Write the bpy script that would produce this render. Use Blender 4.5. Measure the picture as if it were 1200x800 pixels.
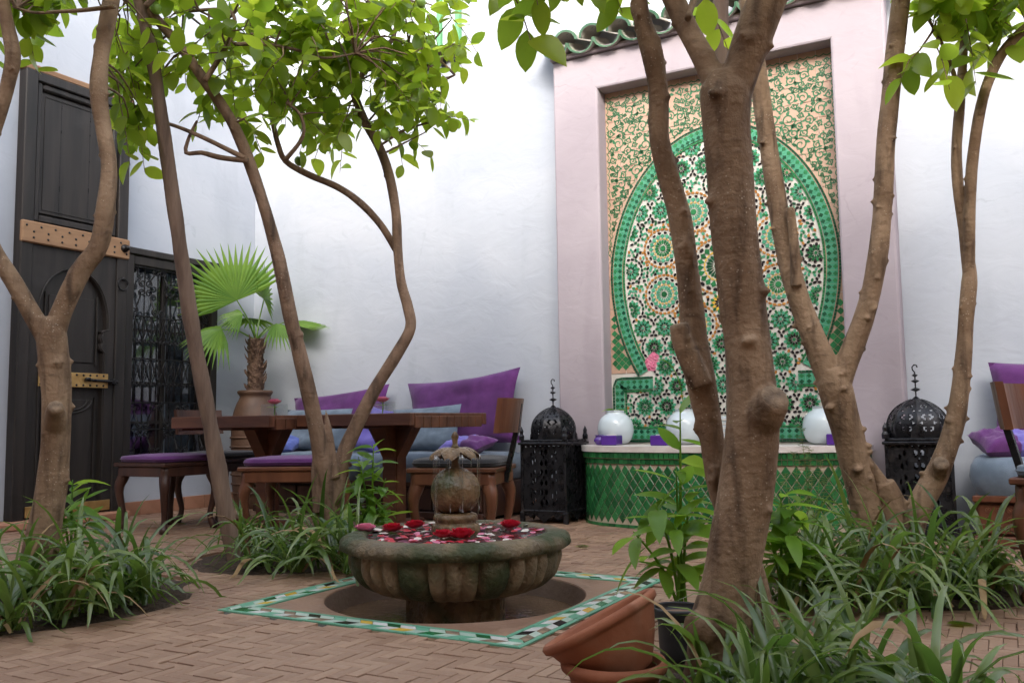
import bpy, math, random
import numpy as np
from mathutils import Vector, Matrix, noise
R = math.radians
scene = bpy.context.scene
col = scene.collection
for o in list(bpy.data.objects): bpy.data.objects.remove(o)
random.seed(7)

# ------------------------------------------------------------------ camera
F = 1038.5; CAMZ = 0.64
YAW, PIT, ROL = R(29.196), R(5.219), R(-0.8275)
FW = Vector((-math.sin(YAW)*math.cos(PIT), math.cos(YAW)*math.cos(PIT), math.sin(PIT)))
r0 = Vector((math.cos(YAW), math.sin(YAW), 0)); u0 = r0.cross(FW)
RT = r0*math.cos(ROL) + u0*math.sin(ROL); UP = -r0*math.sin(ROL) + u0*math.cos(ROL)
CAM = Vector((0, 0, CAMZ))
cd = bpy.data.cameras.new('camera'); co = bpy.data.objects.new('camera', cd); col.objects.link(co)
cd.sensor_width = 36; cd.lens = 36*F/1200; cd.clip_end = 200; cd.clip_start = 0.02
co.matrix_world = Matrix((( RT.x, UP.x, -FW.x, 0), (RT.y, UP.y, -FW.y, 0), (RT.z, UP.z, -FW.z, CAMZ), (0,0,0,1)))
scene.camera = co
# ------------------------------------------------------------------ sky, sun, exposure
SUN_EL, SUN_AZ = R(25), R(160)      # azimuth clockwise from +Y
w = bpy.data.worlds.new('World'); scene.world = w; w.use_nodes = True
nt = w.node_tree; nt.nodes.clear()
sk = nt.nodes.new('ShaderNodeTexSky'); sk.sky_type = 'NISHITA'; sk.sun_disc = False
sk.sun_elevation = SUN_EL; sk.sun_rotation = SUN_AZ; sk.air_density = 1.0; sk.dust_density = 3.0; sk.ozone_density = 0.6
bg = nt.nodes.new('ShaderNodeBackground'); bg.inputs[1].default_value = 0.15
wo = nt.nodes.new('ShaderNodeOutputWorld')
hs_ = nt.nodes.new('ShaderNodeHueSaturation'); hs_.inputs['Saturation'].default_value = .45; nt.links.new(sk.outputs[0], hs_.inputs['Color']); nt.links.new(hs_.outputs[0], bg.inputs[0]); nt.links.new(bg.outputs[0], wo.inputs[0])
sl = bpy.data.lights.new('sun', 'SUN'); sl.energy = 0.5; sl.angle = R(24); sl.color = (1, .95, .88)
so = bpy.data.objects.new('sun', sl); col.objects.link(so)
sd = Vector((math.sin(SUN_AZ)*math.cos(SUN_EL), math.cos(SUN_AZ)*math.cos(SUN_EL), math.sin(SUN_EL)))
so.rotation_euler = sd.to_track_quat('Z', 'Y').to_euler(); so.location = (0, 0, 8)
vs = scene.view_settings
vs.view_transform = 'Standard'; vs.look = 'None'; vs.gamma = 1; vs.use_curve_mapping = False; vs.exposure = 2.55

# ------------------------------------------------------------------ pixel helpers (photo is 1200 x 800)
def ray(x, y): return RT*((x-600)/F) - UP*((y-400)/F) + FW
def P(x, y, z=0.0):
    d = ray(x, y); return CAM + d*((z-CAMZ)/d.z)
def PY(x, y, Y):
    d = ray(x, y); return CAM + d*(Y/d.y)
def PX(x, y, X):
    d = ray(x, y); return CAM + d*(X/d.x)
def PD(x, y, dep): return CAM + ray(x, y)*dep
def depth_of(p): return (Vector(p)-CAM).dot(FW)
def proj(p):
    d = Vector(p)-CAM; z = d.dot(FW)
    if z < .05: return None
    return 600+F*d.dot(RT)/z, 400-F*d.dot(UP)/z, z

# ------------------------------------------------------------------ materials
def rgb(r, g, b):
    def l(c):
        c /= 255.; return c/12.92 if c <= .04045 else ((c+.055)/1.055)**2.4
    return (l(r), l(g), l(b), 1)
class N:
    def __init__(s, name):
        s.m = bpy.data.materials.new(name); s.m.use_nodes = True; s.t = s.m.node_tree
        s.p = s.t.nodes['Principled BSDF']; s.o = s.t.nodes['Material Output']
    def n(s, ty, **kw):
        nd = s.t.nodes.new(ty)
        for k, v in kw.items(): setattr(nd, k, v)
        return nd
    def l(s, a, b): s.t.links.new(a, b)
def mat(name, c1, c2=None, rough=.6, scale=6., bump=0., bscale=40., bdist=.01, metal=0., spec=.38, objrand=0., stretch=None,
        transl=0., tcol=None, c3=None, c3scale=2., c3lo=.55, c3hi=.7, rrough=0., coat=0., sheen=0., usernd=False, detail=6.):
    k = N(name); tc = k.n('ShaderNodeTexCoord'); src = tc.outputs['Object']
    if stretch:
        mp = k.n('ShaderNodeMapping'); mp.inputs['Scale'].default_value = stretch; k.l(src, mp.inputs[0]); src = mp.outputs[0]
    c2 = c2 or c1
    nz = k.n('ShaderNodeTexNoise'); nz.inputs['Scale'].default_value = scale; nz.inputs['Detail'].default_value = detail; k.l(src, nz.inputs['Vector'])
    mr = k.n('ShaderNodeMapRange'); mr.inputs[1].default_value = .3; mr.inputs[2].default_value = .7; k.l(nz.outputs[0], mr.inputs[0])
    fac = mr.outputs[0]
    if usernd or objrand:
        oi = k.n('ShaderNodeObjectInfo'); at = k.n('ShaderNodeAttribute', attribute_name='rnd')
        ad = k.n('ShaderNodeMath', operation='ADD'); k.l(oi.outputs['Random'], ad.inputs[0]); k.l(at.outputs['Fac'], ad.inputs[1])
        fr = k.n('ShaderNodeMath', operation='FRACT'); k.l(ad.outputs[0], fr.inputs[0])
    if usernd:
        mm = k.n('ShaderNodeMix'); mm.inputs[0].default_value = usernd if usernd is not True else .6
        k.l(fac, mm.inputs[2]); k.l(fr.outputs[0], mm.inputs[3]); fac = mm.outputs[0]
    mx = k.n('ShaderNodeMix', data_type='RGBA'); mx.inputs[6].default_value = c1; mx.inputs[7].default_value = c2
    k.l(fac, mx.inputs[0]); out = mx.outputs[2]
    if c3:
        n3 = k.n('ShaderNodeTexNoise'); n3.inputs['Scale'].default_value = c3scale; n3.inputs['Detail'].default_value = 8; k.l(tc.outputs['Object'], n3.inputs['Vector'])
        m3 = k.n('ShaderNodeMapRange'); m3.inputs[1].default_value = c3lo; m3.inputs[2].default_value = c3hi; k.l(n3.outputs[0], m3.inputs[0])
        x3 = k.n('ShaderNodeMix', data_type='RGBA'); k.l(m3.outputs[0], x3.inputs[0]); k.l(out, x3.inputs[6]); x3.inputs[7].default_value = c3; out = x3.outputs[2]
    if objrand:
        hs = k.n('ShaderNodeHueSaturation'); ml = k.n('ShaderNodeMapRange'); ml.inputs[3].default_value = 1-objrand; ml.inputs[4].default_value = 1+objrand
        k.l(fr.outputs[0], ml.inputs[0]); k.l(ml.outputs[0], hs.inputs['Value']); k.l(out, hs.inputs['Color']); out = hs.outputs[0]
    k.l(out, k.p.inputs['Base Color'])
    k.p.inputs['Roughness'].default_value = rough; k.p.inputs['Metallic'].default_value = metal
    k.p.inputs['Specular IOR Level'].default_value = spec
    if coat: k.p.inputs['Coat Weight'].default_value = coat; k.p.inputs['Coat Roughness'].default_value = .08
    if sheen: k.p.inputs['Sheen Weight'].default_value = sheen
    if rrough:
        m4 = k.n('ShaderNodeMapRange'); m4.inputs[3].default_value = max(.05, rough-rrough); m4.inputs[4].default_value = min(1, rough+rrough)
        k.l(nz.outputs[0], m4.inputs[0]); m4.inputs[1].default_value = .35; m4.inputs[2].default_value = .65; k.l(m4.outputs[0], k.p.inputs['Roughness'])
    if bump:
        nb = k.n('ShaderNodeTexNoise'); nb.inputs['Scale'].default_value = bscale; nb.inputs['Detail'].default_value = 8; k.l(src, nb.inputs['Vector'])
        bp = k.n('ShaderNodeBump'); bp.inputs['Strength'].default_value = bump; bp.inputs['Distance'].default_value = bdist
        k.l(nb.outputs[0], bp.inputs['Height']); k.l(bp.outputs[0], k.p.inputs['Normal'])
    if transl:
        tr = k.n('ShaderNodeBsdfTranslucent'); sh = k.n('ShaderNodeMixShader'); sh.inputs[0].default_value = transl
        hv = k.n('ShaderNodeMix', data_type='RGBA'); hv.blend_type = 'MULTIPLY'; hv.inputs[0].default_value = 0
        tr.inputs[0].default_value = tcol or c2
        if usernd:
            t2 = k.n('ShaderNodeMix', data_type='RGBA'); k.l(fr.outputs[0], t2.inputs[0]); a = tcol or c2
            t2.inputs[6].default_value = (a[0]*.6, a[1]*.75, a[2]*.8, 1); t2.inputs[7].default_value = a; k.l(t2.outputs[2], tr.inputs[0])
        k.l(k.p.outputs[0], sh.inputs[1]); k.l(tr.outputs[0], sh.inputs[2]); k.l(sh.outputs[0], k.o.inputs['Surface'])
    return k.m
M = {}
M['plaster_plain'] = mat('white_plaster', (.475,.505,.565,1), (.54,.565,.61,1), rough=.85, scale=1.3, bump=.10, bscale=7, bdist=.015, c3=(.43,.46,.52,1), c3scale=.9, c3lo=.55, c3hi=.9)
M['pink_plain'] = mat('pink_plaster', (.40,.325,.355,1), (.465,.385,.415,1), rough=.85, scale=1.6, bump=.10, bscale=7, bdist=.015, c3=(.35,.28,.315,1), c3scale=1.2, c3lo=.6, c3hi=.85)
M['mortar'] = mat('brick_mortar', (.17,.10,.065,1), (.30,.19,.125,1), rough=.9, scale=14, bump=.4, bscale=90)
M['brick'] = mat('terracotta_brick', (.215,.122,.076,1), (.365,.235,.155,1), rough=.55, scale=7, bump=.35, bscale=60, bdist=.006, usernd=.55, rrough=.2, c3=(.185,.105,.075,1), c3scale=1.5, c3lo=.48, c3hi=.75)
M['soil'] = mat('soil', (.03,.02,.013,1), (.09,.055,.035,1), rough=.95, scale=30, bump=1, bscale=60, bdist=.03)
M['skirting'] = mat('terracotta_skirting', (.26,.12,.07,1), (.36,.18,.11,1), rough=.6, scale=7, bump=.2, objrand=.15)
M['bark'] = mat('bark', (.12,.068,.040,1), (.25,.155,.098,1), rough=.75, scale=16, bump=.6, bscale=55, bdist=.012, c3=(.06,.038,.026,1), c3scale=9, c3lo=.52, c3hi=.68, stretch=(1,1,.45))
M['bark_grey'] = mat('thin_bark', (.10,.060,.045,1), (.20,.125,.092,1), rough=.75, scale=14, bump=.5, bscale=70, bdist=.008, c3=(.30,.23,.19,1), c3scale=22, c3lo=.62, c3hi=.75, stretch=(1,1,.4))
M['deadwood'] = mat('weathered_pole', (.11,.07,.052,1), (.25,.17,.125,1), rough=.8, scale=22, bump=.8, bscale=40, bdist=.012, stretch=(1,1,.10))
M['scar'] = mat('pruning_scar', (.10,.07,.05,1), (.30,.21,.13,1), rough=.85, scale=30, bump=.6, bscale=80)
M['leaf'] = mat('citrus_leaf', (.035,.082,.008,1), (.165,.235,.022,1), rough=.30, scale=12, usernd=.75, transl=.58, tcol=(.56,.68,.05,1), spec=.45)
M['lush'] = mat('shrub_leaf', (.055,.14,.018,1), (.15,.28,.03,1), rough=.35, scale=12, usernd=.75, transl=.45, tcol=(.42,.62,.06,1))
M['palm'] = mat('palm_leaf', (.06,.14,.016,1), (.14,.24,.03,1), rough=.4, scale=10, usernd=.6, transl=.35, tcol=(.36,.56,.05,1))
M['blade'] = mat('strap_leaf', (.022,.060,.010,1), (.165,.225,.06,1), rough=.25, scale=5, usernd=.9, transl=.30, tcol=(.26,.42,.06,1), spec=.6)
M['deadleaf'] = mat('dry_leaf', (.20,.12,.05,1), (.34,.23,.11,1), rough=.7, scale=20)
M['feather'] = mat('feathery_leaf', (.13,.15,.05,1), (.24,.25,.10,1), rough=.6, scale=5, usernd=.6, transl=.3, tcol=(.3,.4,.1,1))
M['fruit'] = mat('green_fruit', (.13,.24,.03,1), (.22,.34,.06,1), rough=.35, scale=9, bump=.15, bscale=120, objrand=.2)
M['fibre'] = mat('palm_fibre', (.08,.045,.03,1), (.20,.12,.08,1), rough=.9, scale=20, bump=1, bscale=40, bdist=.03)
M['dwood'] = mat('dark_door_wood', (.009,.0075,.0065,1), (.027,.021,.018,1), rough=.55, scale=16, bump=.5, bscale=30, bdist=.005, stretch=(1,1,.1), c3=(.036,.031,.030,1), c3scale=3, c3lo=.6, c3hi=.8)
M['lwood'] = mat('pale_band_wood', (.19,.10,.05,1), (.31,.18,.095,1), rough=.65, scale=9, bump=.3, bscale=30, stretch=(1,.15,1))
M['brass'] = mat('aged_brass', (.34,.20,.07,1), (.55,.36,.14,1), rough=.45, scale=12, bump=.2, metal=.6)
M['iron'] = mat('black_iron', (.008,.008,.009,1), (.022,.021,.022,1), rough=.35, scale=18, bump=.3, bscale=60, metal=.4, rrough=.12)
M['lantern'] = mat('lantern_iron', (.010,.010,.012,1), (.032,.032,.036,1), rough=.3, scale=14, bump=.3, bscale=45, metal=.5, rrough=.14, c3=(.055,.045,.04,1), c3scale=10, c3lo=.6, c3hi=.75)
M['twood'] = mat('table_wood', (.055,.020,.012,1), (.145,.058,.030,1), rough=.38, scale=11, bump=.25, bscale=30, stretch=(.15,1,1), objrand=.2)
M['cwood'] = mat('chair_wood', (.065,.022,.012,1), (.165,.065,.032,1), rough=.35, scale=11, bump=.25, bscale=30, stretch=(1,1,.2), objrand=.2)
M['bwood'] = mat('dark_chair_wood', (.028,.012,.009,1), (.075,.033,.021,1), rough=.4, scale=11, bump=.25, bscale=30, stretch=(1,1,.2), objrand=.2)
def fabric(name, c1, c2): return mat(name, c1, c2, rough=.9, scale=14, bump=.5, bscale=260, bdist=.003, sheen=.25, c3=tuple(x*.8 for x in c1[:3])+(1,), c3scale=5, c3lo=.5, c3hi=.75)
M['purple'] = fabric('purple_cloth', (.075,.013,.10,1), (.115,.026,.145,1))
M['violet'] = fabric('violet_cloth', (.12,.095,.36,1), (.17,.14,.46,1))
M['greyblue'] = fabric('greyblue_cloth', (.10,.135,.18,1), (.165,.21,.265,1))
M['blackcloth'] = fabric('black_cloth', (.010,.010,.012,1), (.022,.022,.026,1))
M['bluecloth'] = fabric('blue_cloth', (.06,.09,.30,1), (.10,.13,.38,1))
M['jar'] = mat('ribbed_jar', (.07,.036,.022,1), (.135,.075,.046,1), rough=.55, scale=8, bump=.2)
M['terra'] = mat('terracotta_pot', (.23,.075,.035,1), (.34,.125,.06,1), rough=.75, scale=7, bump=.3, bscale=50, bdist=.006, c3=(.36,.20,.13,1), c3scale=7, c3lo=.55, c3hi=.8)
M['blackpot'] = mat('black_plastic', (.012,.012,.013,1), (.03,.03,.03,1), rough=.45, scale=20)
M['porcelain'] = mat('white_porcelain', (.47,.54,.57,1), (.54,.60,.62,1), rough=.12, scale=4, coat=.6)
M['purpleglass'] = mat('purple_glaze', (.055,.016,.16,1), (.09,.03,.25,1), rough=.12, coat=.5)
M['marble'] = mat('marble_slab', (.55,.49,.45,1), (.68,.63,.60,1), rough=.4, scale=9, bump=.2)
M['stone'] = mat('mossy_stone', (.085,.064,.036,1), (.20,.15,.09,1), rough=.62, scale=18, bump=1, bscale=70, bdist=.012, c3=(.040,.050,.018,1), c3scale=5.5, c3lo=.42, c3hi=.58, rrough=.2)
M['tanstone'] = mat('tan_stone', (.14,.096,.055,1), (.27,.195,.12,1), rough=.65, scale=18, bump=1, bscale=70, bdist=.010, c3=(.07,.065,.028,1), c3scale=6, c3lo=.52, c3hi=.68, rrough=.15)
M['wetstone'] = mat('wet_stone', (.085,.050,.025,1), (.23,.145,.072,1), rough=.3, scale=18, bump=.9, bscale=45, bdist=.010, c3=(.05,.055,.02,1), c3scale=8, c3lo=.5, c3hi=.65, rrough=.15)
M['render'] = mat('pit_render', (.34,.25,.205,1), (.44,.34,.28,1), rough=.8, scale=7, bump=.4, bscale=50)
def glaze(name, c1, c2, **kw):
    return mat(name, c1, c2, rough=kw.get('rough', .22), scale=kw.get('scale', 25), bump=.15, bscale=60, bdist=.004, usernd=.8, spec=.55)
M['g_green'] = glaze('glaze_green', (.012,.085,.030,1), (.028,.20,.070,1))
M['g_basin'] = glaze('glaze_basin_green', (.008,.060,.020,1), (.03,.185,.055,1))
M['g_mid'] = glaze('glaze_mid_green', (.05,.24,.135,1), (.09,.34,.21,1))
M['g_edge'] = glaze('glaze_muted_green', (.085,.27,.165,1), (.15,.37,.25,1), rough=.4)
M['g_scroll'] = glaze('glaze_scroll_green', (.010,.095,.035,1), (.02,.14,.05,1), rough=.4)
M['g_roof'] = glaze('weathered_green', (.03,.10,.055,1), (.12,.22,.14,1), rough=.4)
M['g_dark'] = glaze('glaze_dark_green', (.005,.045,.022,1), (.012,.085,.04,1))
M['g_black'] = glaze('glaze_black', (.008,.008,.010,1), (.022,.018,.020,1))
M['g_brown'] = glaze('glaze_ochre', (.30,.115,.025,1), (.42,.20,.05,1))
M['g_yellow'] = glaze('glaze_yellow', (.58,.36,.05,1), (.68,.46,.09,1))
M['g_white'] = glaze('glaze_white', (.60,.59,.55,1), (.72,.71,.68,1))
M['g_pale'] = glaze('glaze_pale_green', (.30,.42,.33,1), (.50,.56,.48,1), rough=.4)
M['grout'] = mat('pale_grout', (.50,.47,.42,1), (.58,.55,.50,1), rough=.8, scale=20)
M['tgrout'] = mat('tan_grout', (.36,.28,.20,1), (.48,.40,.31,1), rough=.85, scale=20)
M['peach'] = mat('peach_tile', (.38,.235,.165,1), (.47,.31,.225,1), rough=.45, scale=9, usernd=.6, bump=.2)
M['rooftile'] = mat('weathered_roof_tile', (.36,.33,.28,1), (.52,.49,.43,1), rough=.7, scale=12, bump=.5, bscale=40, c3=(.12,.22,.13,1), c3scale=9, c3lo=.62, c3hi=.72)
M['petal_red'] = mat('red_petal', (.42,.006,.018,1), (.60,.02,.05,1), rough=.5, scale=20, usernd=.7, transl=.2, tcol=(.7,.03,.06,1))
M['petal_pink'] = mat('pink_petal', (.62,.10,.22,1), (.78,.30,.42,1), rough=.5, scale=20, usernd=.7, transl=.2, tcol=(.8,.3,.4,1))
M['petal_white'] = mat('white_petal', (.66,.58,.52,1), (.80,.74,.66,1), rough=.5, scale=20, usernd=.7, transl=.2)
M['greenpaint'] = mat('green_paint', (.10,.30,.13,1), (.14,.38,.17,1), rough=.5)
def glassmat(name, tint, alpha):
    k = N(name); k.t.nodes.remove(k.p)
    g = k.n('ShaderNodeBsdfGlossy'); g.inputs['Roughness'].default_value = .03; t = k.n('ShaderNodeBsdfTransparent'); t.inputs[0].default_value = tint
    fz = k.n('ShaderNodeLayerWeight'); pw = k.n('ShaderNodeMath', operation='POWER'); pw.inputs[1].default_value = 4; k.l(fz.outputs['Facing'], pw.inputs[0]); sc_ = k.n('ShaderNodeMath', operation='MULTIPLY'); sc_.inputs[1].default_value = .7; k.l(pw.outputs[0], sc_.inputs[0]); ad = k.n('ShaderNodeMath', operation='ADD'); ad.inputs[1].default_value = alpha+.03; k.l(sc_.outputs[0], ad.inputs[0])
    s = k.n('ShaderNodeMixShader'); k.l(ad.outputs[0], s.inputs[0]); k.l(t.outputs[0], s.inputs[1]); k.l(g.outputs[0], s.inputs[2]); k.l(s.outputs[0], k.o.inputs[0]); return k.m
M['glass'] = glassmat('clear_glass', (.93,.95,.95,1), .09)
M['pane'] = glassmat('window_pane', (.55,.58,.6,1), .12)
M['jet'] = glassmat('water_jet', (.95,.97,.97,1), .35)
def watermat(name, c, r):
    k = N(name); k.p.inputs['Base Color'].default_value = c; k.p.inputs['Roughness'].default_value = r; k.p.inputs['Specular IOR Level'].default_value = .6
    tc = k.n('ShaderNodeTexCoord'); nz = k.n('ShaderNodeTexNoise'); nz.inputs['Scale'].default_value = 28; k.l(tc.outputs['Object'], nz.inputs['Vector'])
    b = k.n('ShaderNodeBump'); b.inputs['Strength'].default_value = .25; b.inputs['Distance'].default_value = .01; k.l(nz.outputs[0], b.inputs['Height']); k.l(b.outputs[0], k.p.inputs['Normal']); return k.m
M['water'] = watermat('basin_water', (.045,.045,.042,1), .06)
M['pitwater'] = watermat('pit_water', (.20,.125,.075,1), .10)

def plaster(name, c1, c2, stain):
    k = N(name); tc = k.n('ShaderNodeTexCoord'); src = tc.outputs['Object']
    def nz(sc, st=None, det=8, dist=0):
        v = src
        if st: mp = k.n('ShaderNodeMapping'); mp.inputs['Scale'].default_value = st; k.l(src, mp.inputs[0]); v = mp.outputs[0]
        n = k.n('ShaderNodeTexNoise'); n.inputs['Scale'].default_value = sc; n.inputs['Detail'].default_value = det; n.inputs['Distortion'].default_value = dist; k.l(v, n.inputs['Vector']); return n
    def rng(o, a, b, c=0, d=1): m = k.n('ShaderNodeMapRange'); m.inputs[1].default_value = a; m.inputs[2].default_value = b; m.inputs[3].default_value = c; m.inputs[4].default_value = d; k.l(o, m.inputs[0]); return m.outputs[0]
    def mix(f, a, b):
        m = k.n('ShaderNodeMix', data_type='RGBA'); k.l(f, m.inputs[0])
        for q, i in ((a, 6), (b, 7)):
            if isinstance(q, tuple): m.inputs[i].default_value = q
            else: k.l(q, m.inputs[i])
        return m.outputs[2]
    base = mix(rng(nz(1.1, dist=.6).outputs[0], .35, .65), c1, c2)
    base = mix(rng(nz(3.2, (1, 1, .22), 10).outputs[0], .56, .80, 0, .75), base, stain)
    base = mix(rng(nz(9, None, 10, 1.2).outputs[0], .62, .78, 0, .5), base, stain)
    dv = k.n('ShaderNodeVectorMath', operation='ADD'); sc = k.n('ShaderNodeVectorMath', operation='SCALE'); sc.inputs['Scale'].default_value = .45; k.l(nz(2.2).outputs['Color'], sc.inputs[0]); k.l(src, dv.inputs[0]); k.l(sc.outputs[0], dv.inputs[1])
    vo = k.n('ShaderNodeTexVoronoi', feature='DISTANCE_TO_EDGE'); vo.inputs['Scale'].default_value = .9; k.l(dv.outputs[0], vo.inputs['Vector'])
    ml = k.n('ShaderNodeMath', operation='MULTIPLY'); k.l(rng(vo.outputs['Distance'], .006, .001), ml.inputs[0]); k.l(rng(nz(1.4).outputs[0], .60, .68, 0, .22), ml.inputs[1])
    base = mix(ml.outputs[0], base, tuple(x*.55 for x in stain[:3])+(1,)); k.l(base, k.p.inputs['Base Color']); k.p.inputs['Roughness'].default_value = .88; k.p.inputs['Specular IOR Level'].default_value = .2
    ad = k.n('ShaderNodeMath', operation='ADD'); k.l(nz(5, (1, 1, 1.6), 8, .8).outputs[0], ad.inputs[0]); k.l(rng(ml.outputs[0], 0, 1, 0, -.3), ad.inputs[1])
    bp = k.n('ShaderNodeBump'); bp.inputs['Strength'].default_value = .22; bp.inputs['Distance'].default_value = .02; k.l(ad.outputs[0], bp.inputs['Height']); k.l(bp.outputs[0], k.p.inputs['Normal']); return k.m
M['plaster'] = plaster('white_limewash', (.375,.40,.45,1), (.44,.46,.50,1), (.325,.345,.385,1))
M['ochre'] = plaster('low_bounce_ochre', (.24,.145,.095,1), (.32,.20,.135,1), (.19,.11,.07,1))  # dark tone invented for the unseen walls, to lower their bounce light
M['pink'] = plaster('mauve_limewash', (.32,.275,.30,1), (.385,.335,.36,1), (.27,.23,.252,1))
def bark(name, c1, c2, dark, fleck):
    k = N(name); tc = k.n('ShaderNodeTexCoord'); src = tc.outputs['Object']
    def nz(sc, st=None, det=8):
        v = src
        if st: mp = k.n('ShaderNodeMapping'); mp.inputs['Scale'].default_value = st; k.l(src, mp.inputs[0]); v = mp.outputs[0]
        n = k.n('ShaderNodeTexNoise'); n.inputs['Scale'].default_value = sc; n.inputs['Detail'].default_value = det; k.l(v, n.inputs['Vector']); return n.outputs[0]
    def rng(o, a, b): m = k.n('ShaderNodeMapRange'); m.inputs[1].default_value = a; m.inputs[2].default_value = b; k.l(o, m.inputs[0]); return m.outputs[0]
    def mix(f, a, b):
        m = k.n('ShaderNodeMix', data_type='RGBA'); k.l(f, m.inputs[0])
        for q, i in ((a, 6), (b, 7)):
            if isinstance(q, tuple): m.inputs[i].default_value = q
            else: k.l(q, m.inputs[i])
        return m.outputs[2]
    base = mix(rng(nz(7), .35, .65), c1, c2); streak = nz(26, (1, 1, .16)); base = mix(rng(streak, .5, .72), base, dark)
    rings = nz(22, (.5, .5, 2.0), 3); base = mix(rng(rings, .62, .85), base, dark)
    vo = k.n('ShaderNodeTexVoronoi'); vo.inputs['Scale'].default_value = 85; k.l(src, vo.inputs['Vector']); msk = k.n('ShaderNodeMath', operation='MULTIPLY'); k.l(rng(vo.outputs['Distance'], .20, .08), msk.inputs[0]); k.l(rng(nz(5), .48, .62), msk.inputs[1])
    base = mix(msk.outputs[0], base, fleck); k.l(base, k.p.inputs['Base Color']); k.p.inputs['Roughness'].default_value = .72; k.p.inputs['Specular IOR Level'].default_value = .22
    a1 = k.n('ShaderNodeMath', operation='ADD'); k.l(nz(60), a1.inputs[0]); k.l(streak, a1.inputs[1]); a2 = k.n('ShaderNodeMath', operation='ADD'); k.l(a1.outputs[0], a2.inputs[0]); rs_ = k.n('ShaderNodeMath', operation='MULTIPLY'); rs_.inputs[1].default_value = .35; k.l(rings, rs_.inputs[0]); k.l(rs_.outputs[0], a2.inputs[1])
    bp = k.n('ShaderNodeBump'); bp.inputs['Strength'].default_value = .7; bp.inputs['Distance'].default_value = .008; k.l(a2.outputs[0], bp.inputs['Height']); k.l(bp.outputs[0], k.p.inputs['Normal']); return k.m
M['bark'] = bark('smooth_bark', (.17,.104,.060,1), (.31,.21,.13,1), (.08,.05,.031,1), (.52,.44,.34,1))
M['bark_grey'] = bark('thin_bark', (.145,.09,.058,1), (.265,.172,.117,1), (.065,.042,.030,1), (.42,.36,.30,1))
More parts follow.
